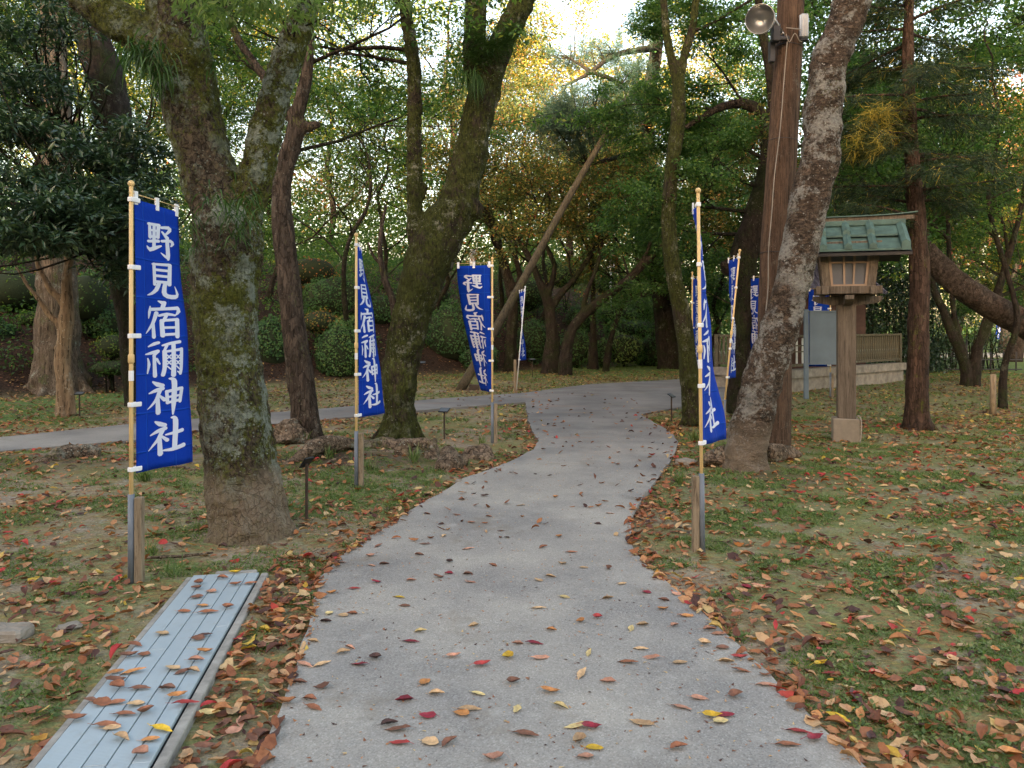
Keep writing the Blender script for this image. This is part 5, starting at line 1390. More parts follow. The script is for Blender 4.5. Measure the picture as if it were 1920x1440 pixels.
for side in range(4):
    mb = MB()
    def pf(u, v):
        a = a0+(a1-a0)*v; z = z0+(z1-z0)*v; hw = a-.05
        return {0: Vector((cx+u*hw, dN-a+.01, z)), 1: Vector((cx+a-.01, dN+u*hw, z)), 2: Vector((cx-u*hw, dN+a-.01, z)), 3: Vector((cx-a+.01, dN-u*hw, z))}[side]
    mb.quadring([[pf(-1,0), pf(1,0), pf(1,1), pf(-1,1)], [pf(-1,0)*1+Vector((0,0,0)), pf(1,0), pf(1,1), pf(-1,1)]], cap=True)
    mb = MB(); mb.v = [tuple(pf(a,b)) for a,b in ((-1,0),(1,0),(1,1),(-1,1))]; mb.f = [(0,1,2,3)]
    w_ = mb.obj('window', M['paper'], e)
    sol = w_.modifiers.new('t','SOLIDIFY'); sol.thickness = .004
    for u in (-1.0, 1.0): face_bar(side, u*.93, 0, u*.93, 1, .040, 'frame', M['lattice'], w_, dep=.035, th=.03)
    for v in (.03, .97): face_bar(side, -.95, v, .95, v, .04, 'frame', M['lattice'], w_, dep=.033, th=.03)
    for u in (-.24, .26): face_bar(side, u, .04, u, .96, .028, 'muntin', M['lattice'], w_, dep=.024)
    for v in (.62, .80): face_bar(side, -.9, v, .9, v, .024, 'muntin', M['lattice'], w_, dep=.021)
lb('wall_plate', (cx, dN, z1+.045), (.80,.80,.06), M['lantern_wood'])
# roof: two slopes, ridge left-right
ze, zr, hx, hy = zpx(473, dN-.52), zpx(434), .74, .56
rf = MB()
for sg in (-1, 1):
    rf.quadring([[Vector((cx-hx, dN+sg*hy, ze-.05)), Vector((cx+hx, dN+sg*hy, ze-.05)), Vector((cx+hx, dN+sg*hy, ze-.01)), Vector((cx-hx, dN+sg*hy, ze-.01))],
                 [Vector((cx-hx, dN, zr-.08)), Vector((cx+hx, dN, zr-.08)), Vector((cx+hx, dN, zr-.01)), Vector((cx-hx, dN, zr-.01))]])
roofo = rf.obj('roof', M['black'], e)  # plate coloured black to stand for shadow in the tile gaps
roofo.location = (0,0,0) - e.location if False else -e.location
xs_ = [-.67, -.335, -.03, .275, .58, .72]
sl = Vector((0, hy, -(zr-ze))).normalized()
for sg in (-1, 1):
    for row in range(2):
        f0, f1 = (0.10, .54) if row == 0 else (.30, 1.0)
        for i in range(5):
            xa, xb = xs_[i]+.0, xs_[i+1]
            def rp(x, f, up): return Vector((cx+x, dN+sg*hy*f, zr+(ze-zr)*f+up))
            up = .085 if row == 0 else .026
            mb = MB(); mb.quadring([[rp(xa,f0,up), rp(xb,f0,up), rp(xb,f0,up+.012), rp(xa,f0,up+.012)], [rp(xa,f1,up-.012), rp(xb,f1,up-.012), rp(xb,f1,up+.012), rp(xa,f1,up+.012)]])
            mb.obj('tile', M['copper'], roofo)
        for x in (-.335, -.03, .275):
            w0 = .048; rs = []
            for f in (f0, f1+.012): 
                z_ = .125 if row == 0 else .065
                rs.append([rp(x-w0,f,z_-.02), rp(x+w0,f,z_-.02), rp(x+w0,f,z_+.03), rp(x,f,z_+.06), rp(x-w0,f,z_+.03)])
            mb = MB(); mb.quadring(rs); mb.obj('tile_roll', M['copper'], roofo)
    for x in (-.67, .665):
        w0 = .055; rs = [[rp(x-w0,f,.02), rp(x+w0,f,.02), rp(x+w0,f,.12), rp(x,f,.16), rp(x-w0,f,.12)] for f in (.08, 1.03)]
        mb = MB(); mb.quadring(rs); mb.obj('verge_roll', M['copper'], roofo)
lb('ridge_cap', (cx, dN, zr+.10), (1.46,.17,.075), M['copper'], roofo, bev=.01)
lb('ridge_board', (cx+.04, dN, zr+.165), (1.60,.08,.055), M['lantern_wood'], roofo)
mb = MB(); mb.quadring([[Vector((cx+.04+x, dN+b*.07, z)) for b, z in ((-1, zr+0.193+abs(x)**3*.05), (1, zr+0.193+abs(x)**3*.05), (1, zr+0.209+abs(x)**3*.05), (-1, zr+0.209+abs(x)**3*.05))] for x in [-.84+.14*k for k in range(13)]]); mb.obj('ridge_top', M['copper'], roofo)
mb = MB(); p, r = catmull([Vector((LX+.13, dN-.14, .33)), Vector((LX+.155, dN-.17, .36)), Vector((LX+.185, dN-.19, .30)), Vector((LX+.185, dN-.19, .12)), Vector((LX+.17, dN-.185, -.02))], [.009]*5, 4); mb.tube(p, r, 7); mb.obj('cable', M['wire'], e, smooth=True)

e.rotation_euler.z = R(-19)
# ------------------------------------------------------------------ notice board, shrine fence, shrine
dQ = 16.7
e = empty('notice_board', Vector((WX(1540,dQ), dQ, 0)), 'plain grey notice board seen from behind on grey posts, left of the lantern post', 'notice board')
zq = lambda y: EYE-(y-HOR)*dQ/F
for px_ in (1511.5, 1592): lb('board_post', (WX(px_,dQ), dQ, zq(580)/2), (.10,.06,zq(580)), M['pvc'] if 0 else M['board'], e, bev=.01)
lb('panel', (WX(1552,dQ), dQ-.005, (zq(583)+zq(683))/2), (.80,.03,zq(583)-zq(683)), M['board'], e)
for y_ in (584, 682): lb('panel_frame', (WX(1552,dQ), dQ-.015, zq(y_)), (.83,.05,.035), M['board'], e)

fp = [Vector((WX(1686,22.3), 22.3, 0)), Vector((WX(1475,18.6), 18.6, 0)), Vector((WX(1345,20.0), 20.0, 0))]
e = empty('shrine_fence', fp[1], 'slatted wooden fence on a stone plinth enclosing the shrine behind the lantern', 'fence')
slat_me = None
def fence_run(a, b, gap, white=()):
    global slat_me
    dv = b-a; L = dv.length; dv.normalize(); an = math.atan2(dv.y, dv.x); c = (a+b)/2
    for nm, z, h, w in (('rail', 1.335, .055, .12), ('rail', .62, .06, .09)): lb(nm, c+Vector((0,0,z)), (L+.05, w, h), M['fence_wood'], e, rz=an)
    n = int(L/gap)
    if slat_me is None:
        m_ = MB(); m_.box((0,0,0), (.078,.03,.66), bev=.004); slat_me = m_.mesh('slat')
    for i in range(n):
        f = (i+.5)/n
        if any(w0 < f < w1 for w0, w1 in white): continue
        addl('slat', slat_me, M['fence_wood'], e, a.lerp(b, f) + Vector((0,0,.976)) - e.location, (0,0,an))
    lb('plinth', c+Vector((0,.0,.42)), (L+.16,.34,.20), M['stone'], e, rz=an)
    lb('plinth', c+Vector((0,.05,.15)), (L+.06,.26,.36), M['stone'], e, rz=an)
    for w0, w1 in white:
        for f in np.arange(w0, w1, .045):
            q_ = a.lerp(b, float(f)+.01) + Vector((0,0,.97))
            lb('gap_light_slat', q_, (.07,.02,.62), M['gap_light'], e, rz=an)  # pale colour stands in for bright light through the fence openings
        q_ = a.lerp(b, (w0+w1)/2); 
        for z in (.95, 1.10): lb('rail', q_+Vector((0,0,z)), (L*(w1-w0)+.1,.05,.03), M['fence_wood'], e, rz=an)
    m = max(1, int(L/2.0))
    for i in range(m+1): lb('fence_post', a.lerp(b, i/m)+Vector((0,0,.95)), (.11,.11,.84), M['fence_wood'], e, rz=an)
M['gap_light'] = m_simple('gap_light_pale', (0.52,0.52,0.48), .8, var=.15)
fence_run(fp[0], fp[1], .125, white=((.78,.97),))
fence_run(fp[1], fp[2], .125, white=((.35,.75),))
e = empty('shrine_building', Vector((9.95, 25.2, 0)), 'low dark red-brown shrine with a bluish roof glimpsed behind the slatted fence', 'shrine')
lb('wall', (9.95, 25.2, 1.4), (1.9,3.0,2.8), M['shrine_wall'], e)
for k in range(3): lb('wall_plank', (9.33+.62*k, 23.68, 1.35), (.56,.03,2.2), M['shrine_wall'], e)
lb('step', (9.6, 22.6, .12), (2.4,.9,.26), M['stone'], e)
mb = MB(); mb.quadring([[Vector((9.95+x, 25.2+sg*2.3, 2.55)) for x, sg in ((-1.25,-1),(1.25,-1),(1.25,1),(-1.25,1))], [Vector((9.95+x, 25.2+sg*1.3, 3.1)) for x, sg in ((-1.15,-1),(1.15,-1),(1.15,1),(-1.15,1))], [Vector((9.95+x, 25.2+sg*.08, 3.9)) for x, sg in ((-1.0,-1),(1.0,-1),(1.0,1),(-1.0,1))]])
rfo = mb.obj('roof', M['roof'], e)
for k in range(15):
    x = -1.19+.17*k; mb = MB(); mb.tube([Vector((9.95+x, 22.88, 2.58)), Vector((9.95+x*.93, 23.9, 3.13)), Vector((9.95+x*.8, 25.12, 3.92))], [.035,.035,.03], 6); mb.obj('roof_batten', M['roof'], rfo)
lb('roof_ridge', (9.95, 25.2, 3.98), (2.1,.3,.2), M['roof'], rfo)
# low rail fence at far right
e = empty('rail_fence', Vector((WX(1800,27.3), 27.3, 0)), 'low thin rail fence under the multi-stemmed tree at the right', 'fence')
for px_ in (1700,1728,1755,1783,1812,1842,1857,1881,1905): mb = MB(); mb.cyl((WX(px_,27.3),27.3,-.05), (WX(px_,27.3)+.01,27.3,.66 if px_ % 2 else 1.25), .028, n=7); mb.obj('fence_post', M['metal_dark'], e, smooth=True)
for z in (.38, .04): mb = MB(); mb.cyl((WX(1690,27.3),27.27,z), (WX(1915,27.3),27.27,z), .022, n=6); mb.obj('rail', M['metal_dark'], e, smooth=True)
# wooden stub post
g = G(1862, 776); mb = MB(); mb.tube([g+Vector((0,0,-.05)), g+Vector((0,0,.35)), g+Vector((.0,0,.70)), g+Vector((0,0,.72))], [.055,.052,.05,.035], 14, lump=.05)
tag(mb.obj('bollard', M['stake'], smooth=True), 'short round wooden bollard standing in the leaves right of the cedar trunk', 'bollard')
# white triangular marker on the bank
mk = P(1145, 498, 38); e = empty('marker_sign', Vector((mk.x, 38, hz(mk.x, 38))), 'white triangular marker on a white post high on the bank', 'sign')
mb = MB(); mb.cyl((mk.x,38,hz(mk.x,38)-.1), (mk.x,38,mk.z-.05), .05, n=8); mb.obj('sign_post', M['sign_white'], e)
mb = MB(); mb.quadring([[Vector((mk.x+a, 37.93+o, mk.z+b)) for a,b in ((-.19,-.1),(.19,-.1),(.17,.06),(0,.40),(-.17,.06))] for o in (0,.03)]); mb.obj('sign_plate', M['sign_white'], e)
mk = P(886, 468, 36); e = empty('marker_sign', Vector((mk.x, 36, hz(mk.x, 36))), 'plain white post high on the bank above the third banner', 'sign')
mb = MB(); mb.cyl((mk.x,36,hz(mk.x,36)-.1), (mk.x,36,mk.z), .13, n=10); mb.obj('sign_post', M['sign_white'], e)
# pair of small stone figures/stones by the far banner
for i, (px_, lab) in enumerate(((991,'rounded reddish stone on the bank behind the far narrow banner'), (1004,'slim grey stone on the bank behind the far narrow banner'))):
    c = P(px_, 632, 30); z = hz(c.x, 30); mb = MB(); mb.tube([Vector((c.x,30,z-.1)), Vector((c.x,30,z+.5)), Vector((c.x,30,c.z+.1)), Vector((c.x,30,c.z+.3))], [.16,.17,.15,.05], 10, lump=.3, seed=i)
    tag(mb.obj('stone_marker', M['stone'], smooth=True), lab, 'stone')

# ------------------------------------------------------------------ plant labels on stakes
def plabel(label, px, py, h, tilt, yaw, w=.085, mat='black', seed=0):
    g = G(px, py); g.z = hz(g.x, g.y)
    e = empty('plant_label', g, label, 'plant label', 'plant labels on short stakes')
    mb = MB(); mb.box(g+Vector((0,0,h/2-.03)), (.022,.022,h+.06), bev=.003); mb.obj('stake', M['stake_dark'], e)
    m_ = Matrix.Rotation(R(yaw), 3, 'Z') @ Matrix.Rotation(R(tilt), 3, 'X')
    mb = MB(); mb.box(g+Vector((0,0,h+.01)), (w, .11, .012), m=m_, bev=.002); pl = mb.obj('plate', M[mat], e)
    mb = MB(); c = g+Vector((0,0,h+.01)) + m_ @ Vector((0,0,.0075)); mb.box(c, (w*.86,.09,.002), m=m_); mb.obj('plate_face', M['plate_face'], pl)
M['stake_dark'] = m_simple('stake_dark', (0.055,0.04,0.03), .85, var=.3)
M['plate_face'] = m_simple('plate_face', (0.05,0.06,0.07), .35, var=.2, spec=.6)
plabel('plant label on a stake beside the thick lichened trunk', 575, 972, .47, -50, 60, w=.10)
plabel('plant label on a stake between the mossy forked tree and the third banner', 833, 822, .40, 25, -20, w=.15)
plabel('plant label on a stake at the path corner left of the snaking mossy trunk', 1259, 790, .44, 30, 50, w=.12)
plabel('plant label on a stake beside the pollarded pale tree', 149, 779, .40, 20, 0, w=.15)
plabel('plant label on a stake seen just right of the mossy forked trunk, across the path', 793, 712, .52, 30, 0, w=.16)
plabel('plant label on a stake at the foot of the gnarled mossy cherry', 998, 706, .55, 20, 20, w=.22)
mb = MB(); mb.box(G(889, 731)+Vector((0,0,.06)), (.24,.20,.14), bev=.01); tag(mb.obj('wooden_block', M['stake_dark']), 'small dark wooden block on the leaves at the foot of the slanting prop', 'block')

# ------------------------------------------------------------------ fallen leaves, grass
def leaf_proto(name, L, W, curl, fold, seed):
    rn = random.Random(seed); v = []; f = []
    n = 6
    for i in range(n+1):
        t_ = i/n; w = W*math.sin(math.pi*min(1, t_**.8*1.0))**.75*.5 if 0 < i < n else .0008
        z = curl*L*(t_-.5)**2*2 + .004 + rn.uniform(-.02,.02)*L; x = (t_-.5)*L
        for sg in (-1, 0, 1): v.append((x + rn.uniform(-.05,.05)*L, sg*w*rn.uniform(.82,1.12) + .07*L*math.sin(t_*3), z + abs(sg)*w*fold + (rn.uniform(-.01,.05)*L if sg else 0)))
    for i in range(n):
        for c in (0, 1): a = i*3+c; f.append((a, a+1, a+4, a+3))
    b = len(v); v += [(-.5*L, 0, curl*L*.5+.004), (-.5*L-.25*L, .01, .003), (-.5*L-.25*L, .013, .003), (-.5*L, .0025, curl*L*.5+.004)]; f.append((b, b+1, b+2, b+3))
    return v, f
def litter_stuff(name, n, box, dens, Lr, seed, mat, lod=0, tmu=.5, tsd=.26, zoff=0.0):
    r_ = np.random.default_rng(seed)
    x = r_.uniform(box[0], box[1], n*6); y = box[2] + (box[3]-box[2])*r_.random(n*6)
    ok = r_.random(len(x)) < dens(x, y); x, y = x[ok][:n], y[ok][:n]
    n = len(x); z = height(x, y) + zoff
    pd = path_dist(x, y); z = np.where(pd < 0, .019, z)
    onr = on_grate(x, y); z = np.where(onr, .03, z)
    protos = [leaf_proto('p', 1.0, w, c, fo, k) for k, (w, c, fo) in enumerate([(.50,.10,.22),(.42,.02,.5),(.58,.22,.12),(.36,-.12,.5),(.62,.06,.2),(.45,.35,.4),(.70,.30,-.3),(.48,-.25,.9),(.55,.5,.6),(.30,.1,.3),(.66,-.1,.35),(.52,.15,-.2)])]
    Vs, Ts, tn = [], [], []; o = 0
    kind = r_.integers(0, len(protos), n); a = r_.uniform(0, 2*math.pi, n); L = r_.uniform(*Lr, n); tx = r_.normal(0,.28,n); ty = r_.normal(0,.22,n)
    tint = np.clip(np.where(r_.random(n) < .045, r_.uniform(.88,.99,n), r_.normal(tmu, tsd, n)*.9), 0, 1)
    for k in range(len(protos)):
        m_ = kind == k; c = m_.sum()
        if not c: continue
        pv = np.array(protos[k][0]); pf = np.array(protos[k][1])
        if lod:
            idx = [0, 8, 10, 20, 12, 6][:6]; pv = pv[[0, 9, 18, 11]]; pf = np.array([[0,1,2,3]])
        P_ = pv[None]*L[m_][:, None, None]
        cx_, sx_ = np.cos(tx[m_])[:, None], np.sin(tx[m_])[:, None]
        X, Y_, Z_ = P_[..., 0], P_[..., 1]*cx_-P_[..., 2]*sx_, P_[..., 1]*sx_+P_[..., 2]*cx_
        cy_, sy_ = np.cos(ty[m_])[:, None], np.sin(ty[m_])[:, None]
        X, Z_ = X*cy_+Z_*sy_, -X*sy_+Z_*cy_
        Z_ = Z_ - Z_.min(1, keepdims=True) + .001
        ca, sa = np.cos(a[m_])[:, None], np.sin(a[m_])[:, None]
        V = np.stack([X*ca-Y_*sa+x[m_][:, None], X*sa+Y_*ca+y[m_][:, None], Z_+z[m_][:, None]+r_.uniform(0,.012,(c,1))*(0 if lod else 1)*(~(pd[m_] < 0))[:, None]], -1)
        nv = len(pv)
        T = pf[None]+np.arange(c)[:, None, None]*nv+o
        Vs.append(V.reshape(-1,3)); Ts.append(T.reshape(-1,4)); tn.append(np.repeat(tint[m_], nv)); o += c*nv
    me = fast_mesh(name, np.concatenate(Vs), np.concatenate(Ts), np.concatenate(tn))
    return tag(add(name, me, mat), kind='stuff')
gs, gd, gn, gW, gL = GR
def on_grate(x, y, m=.06):
    rx, ry = x-gs.x, y-gs.y
    a = rx*gn.x+ry*gn.y; b = rx*gd.x+ry*gd.y
    return (a > -m) & (a < gW+m) & (b > 0) & (b < gL+.07)
def dens_near(x, y):
    pd = path_dist(x, y)
    edge = np.exp(-np.clip(pd, 0, None)/.16)*(x < 1.0)*1.0 + np.exp(-np.clip(pd, 0, None)/.2)*(x > .5)*.7
    between = ((x < -.9) & (x > -1.6) & (y < 5.4))*.85
    base = .07 + .30*noise2(x, y, 2.3)**2 + (x > 1)*(.08+.24*sstep(5.5, 3.0, y))
    left = (x < -1.9)*(.05+.3*sstep(4.3, 3.0, y))
    d = np.clip(base + edge + between + left, 0, 1)
    d = np.where(pd < -.03, .0, d); d = np.where(on_grate(x, y), .0, d)
    d *= np.where((np.hypot(x+2.03, y-5.95) < .36) | (np.hypot(x-2.57, y-8.5) < .32), 0, 1)
    return d
litter_stuff('leaf_litter', 6200, (-4.6, 5.2, 2.4, 7.0), dens_near, (.028,.092), 1, LEAF['litter'], tmu=.50, tsd=.3)
litter_stuff('leaf_litter', 5200, (-4.6, 5.2, 2.4, 7.5), lambda x, y: dens_near(x, y)**.6, (.012,.040), 11, LEAF['litter'], lod=1, tmu=.52, tsd=.3)
litter_stuff('leaf_litter', 7000, (-8.5, 10, 7.0, 13), lambda x, y: np.clip(dens_near(x, y)*.8+.1*(x > 1.5), 0, 1)*(path_dist(x, y) > 0), (.04,.10), 2, LEAF['litter'], lod=0, tmu=.50, tsd=.3)
litter_stuff('leaf_litter', 9000, (-8.5, 10, 6.5, 14), lambda x, y: np.clip(dens_near(x, y)+.2*(x > 1), 0, 1)*(path_dist(x, y) > 0), (.02,.055), 12, LEAF['litter'], lod=1, tmu=.48, tsd=.3)
litter_stuff('leaf_litter', 22000, (-13, 17, 12, 27), lambda x, y: (path_dist(x, y) > .0)*(.15+.8*noise2(x, y, 1.1))*np.exp(-np.clip((y-(27+.89*x)), 0, None)/2), (.06,.12), 3, LEAF['litter_far'], lod=1, tmu=.5)
litter_stuff('leaf_litter', 9000, (-16, 8, 18, 40), lambda x, y: ((y-(27+.89*x)) > 0)*(.1+.5*noise2(x, y, .9)), (.07,.13), 4, LEAF['litter_far'], lod=1, tmu=.3)
litter_stuff('leaf_litter', 230, (-1.2, 2.6, 5.6, 18), lambda x, y: (path_dist(x, y) < -.02)*(.12+.6*np.exp(path_dist(x, y)/.25)+.4*noise2(x, y, 1.9)**3), (.05,.09), 5, LEAF['litter'], tmu=.36)
# crumbs of broken leaf and grit on the near path
def crumbs():
    r_ = np.random.default_rng(77); n = 3600
    x = r_.uniform(-1.3, 2.4, n); y = 2.5+9*r_.random(n)**1.3; ok = path_dist(x, y) < -.01; x, y = x[ok], y[ok]; n = len(x)
    a = r_.uniform(0, 6.28, n); s_ = r_.uniform(.003, .010, n)*(1+.03*y)
    V = np.stack([np.stack([x+np.cos(a+k*2.1)*s_*(1.6 if k == 0 else .7), y+np.sin(a+k*2.1)*s_*(1.6 if k == 0 else .7), np.full(n, .0195)+(.004 if k == 0 else 0)], -1) for k in range(3)], 1).reshape(-1,3)
    me = fast_mesh('leaf_crumbs', V, np.arange(n*3).reshape(-1,3), np.repeat(np.clip(r_.normal(.45,.35,n), 0, .9), 3))
    tag(add('leaf_crumbs', me, LEAF['litter']), kind='stuff')
crumbs()

def ground_twigs():
    rn = random.Random(5); mb = MB(); k = 0
    while k < 90:
        x, y = rn.uniform(-4, 5), rn.uniform(2.8, 9)
        if float(path_dist(np.array([x]), np.array([y]))[0]) < .02 or bool(on_grate(np.array([x]), np.array([y]), .05)[0]): continue
        a = rn.uniform(0, 6.28); L = rn.uniform(.05, .26); z = hz(x, y)+.012; k += 1
        p = [Vector((x, y, z)), Vector((x+math.cos(a)*L*.5, y+math.sin(a)*L*.5, z+rn.uniform(0,.02))), Vector((x+math.cos(a+.35)*L, y+math.sin(a+.35)*L, z))]
        mb.tube(p, [.0035, .003, .0015], 4)
    tag(mb.obj('fallen_twigs', M['root'], smooth=True), kind='stuff')
ground_twigs()
def grass(name, n, box, dens, Lr, seed, W=.004, k=5):
    r_ = np.random.default_rng(seed)
    x = r_.uniform(box[0], box[1], n*5); y = r_.uniform(box[2], box[3], n*5)
    ok = r_.random(len(x)) < dens(x, y); x, y = x[ok][:n], y[ok][:n]; n = len(x)
    x = np.repeat(x, k)+r_.normal(0,.018,n*k); y = np.repeat(y, k)+r_.normal(0,.018,n*k); z = height(x, y)
    ct = np.repeat(r_.normal(.45,.2,n), k); n *= k
    d = unit(np.stack([r_.normal(0,.75,n), r_.normal(0,.75,n), np.full(n,.7)], -1)); s_ = unit(np.cross(d, r_.normal(0,1,(n,3))))
    L = r_.uniform(*Lr, (n,1)); p = np.stack([x,y,z], -1); w = W*r_.uniform(.6,1.6,(n,1))
    V = np.stack([p-s_*w, p+s_*w, p+d*L], 1).reshape(-1,3)
    me = fast_mesh(name, V, np.arange(n*3).reshape(-1,3), np.repeat(np.clip(ct+r_.normal(0,.15,n), 0, 1), 3))
    return tag(add(name, me, LEAF['grass']), kind='stuff')
def dg(x, y):
    pd = path_dist(x, y); m = noise2(x, y, 3.1, 1.0)*.5+noise2(x, y, 7.7, 2.0)*.5
    d = sstep(.48, .66, m)*(.5+.4*(x > 1))
    d += np.exp(-np.hypot(x+1.6, y-7.6)**2/1.0)*.5
    return np.where((pd < .02) | on_grate(x, y, .1), 0, d)
grass('grass', 15000, (-4.5, 5.2, 2.4, 7.0), dg, (.012,.045), 1, W=.0028)
grass('grass', 17000, (-8, 10, 7.0, 13.5), dg, (.02,.06), 2, W=.004)
grass('grass', 9000, (-13, 17, 13, 30), lambda x, y: (path_dist(x, y) > 0)*sstep(.4,.6,noise2(x,y,2.0))*.6*((y-(27+.89*x)) < 0), (.03,.08), 3, W=.008, k=4)
# round-leaved weeds among the litter
def weeds(n, box, seed):
    r_ = np.random.default_rng(seed); x = r_.uniform(box[0],box[1],n*5); y = r_.uniform(box[2],box[3],n*5)
    ok = r_.random(len(x)) < dg(x, y)*.8; C = np.stack([x[ok][:n], y[ok][:n], height(x[ok][:n], y[ok][:n])+.012], -1)
    V, T, tn = leaves(C, 7, .035, .026, .018, seed, flat=.2, droop=-.1, tmu=.6, lean=.3)
    me = fast_mesh('weeds', V, T, tn); tag(add('weeds', me, LEAF['grass']), kind='stuff')
weeds(3600, (-4.5, 5.2, 2.4, 8.5), 6)

# single fallen leaves
COLS = {'russet': (.32,.125,.06), 'brown': (.19,.085,.05), 'dark brown': (.08,.038,.03), 'orange': (.50,.22,.07), 'tan': (.52,.34,.18), 'pale yellow': (.58,.45,.20), 'bright yellow': (.62,.40,.03), 'red': (.36,.045,.04), 'crimson': (.24,.02,.035), 'salmon': (.50,.25,.16)}
LM = {}
for nm, c in COLS.items():
    t = NT('fallen_leaf_'+nm.replace(' ', '_')); v = t.coord(); nz = t.noise(v, 45, 5, .65); n2 = t.noise(v, 180, 3)
    inf = t.n('ShaderNodeObjectInfo')
    cc = t.mix(t.ramp(nz, [(.35,0.0),(.7,1.0)]), tuple(x*.62 for x in c), tuple(min(1,x*1.2) for x in c))
    hs = t.n('ShaderNodeHueSaturation'); t.l(cc, hs.inputs['Color']); t.l(t.math('ADD', t.math('MULTIPLY', inf.outputs['Random'], .5), .75), hs.inputs['Value'])
    LM[nm] = t.pbr(hs.outputs[0], .55, t.bump(n2, .3, .003), 0, .35)
protos = {}
def leaf_mesh(shape, col):
    key = (shape, col)
    if key not in protos:
        prm = {'flat oval': (.075,.038,.03,.10), 'curled': (.080,.042,.38,.45), 'folded': (.078,.036,.08,.8), 'slender': (.098,.032,.05,.25), 'broad': (.072,.052,.08,.15), 'crumpled': (.066,.050,.45,.7)}[shape]
        v, f = leaf_proto('l', *prm, seed=hash(shape) % 97 if False else len(shape)*7)
        me = bpy.data.meshes.new('fallen_leaf'); me.from_pydata(v, [], f); me.update(); me.polygons.foreach_set('use_smooth', [True]*len(f)); me.materials.append(LM[col]); protos[key] = me
    return protos[key]
def zone(px, py):
    side = 'by the left edge' if px < 960-380*(py-700)/740-0 else ('by the right edge' if px > 960+330*(py-700)/740 else ('left of the middle' if px < 930 else ('right of the middle' if px > 1130 else 'in the middle')))
    row = ('at the very front' if py > 1380 else 'near the front' if py > 1290 else 'a step from the front' if py > 1230 else 'beside the drain cover' if py > 1150 else 'beside the left stake' if py > 1060 else 'beside the right stake' if py > 985 else 'before the path bends')
    return side, row
nleaf = 0; used = {}
def put_leaf(px, py, col, shape, rot, where, sc=1.0, z=None, wx=None):
    global nleaf
    g = G(px, py) if wx is None else Vector((wx[0], wx[1], 0))
    if z is None: z = .0185
    o = bpy.data.objects.new('fallen_leaf', leaf_mesh(shape, col)); scene.collection.objects.link(o)
    o.location = (g.x, g.y, z); o.rotation_euler = (random.gauss(0,.08), random.gauss(0,.08), rot); sc *= .88; o.scale = (sc, sc, sc)
    lab = f'{shape} {col} leaf {where}'
    for alt in ['flat oval','curled','folded','slender','broad','crumpled']:
        if lab not in used: break
        shape = alt; lab = f'{shape} {col} leaf {where}'; o.data = leaf_mesh(shape, col)
    if wx is not None and lab in used:
        bpy.data.objects.remove(o); return
    used[lab] = 1
    tag(o, lab, 'leaf', 'fallen leaves on the ground' if where.startswith(('between', 'on the mossy', 'on the soil')) else ('fallen leaves on the drain cover' if 'drain cover,' in where else 'fallen leaves on the path'))
    nleaf += 1
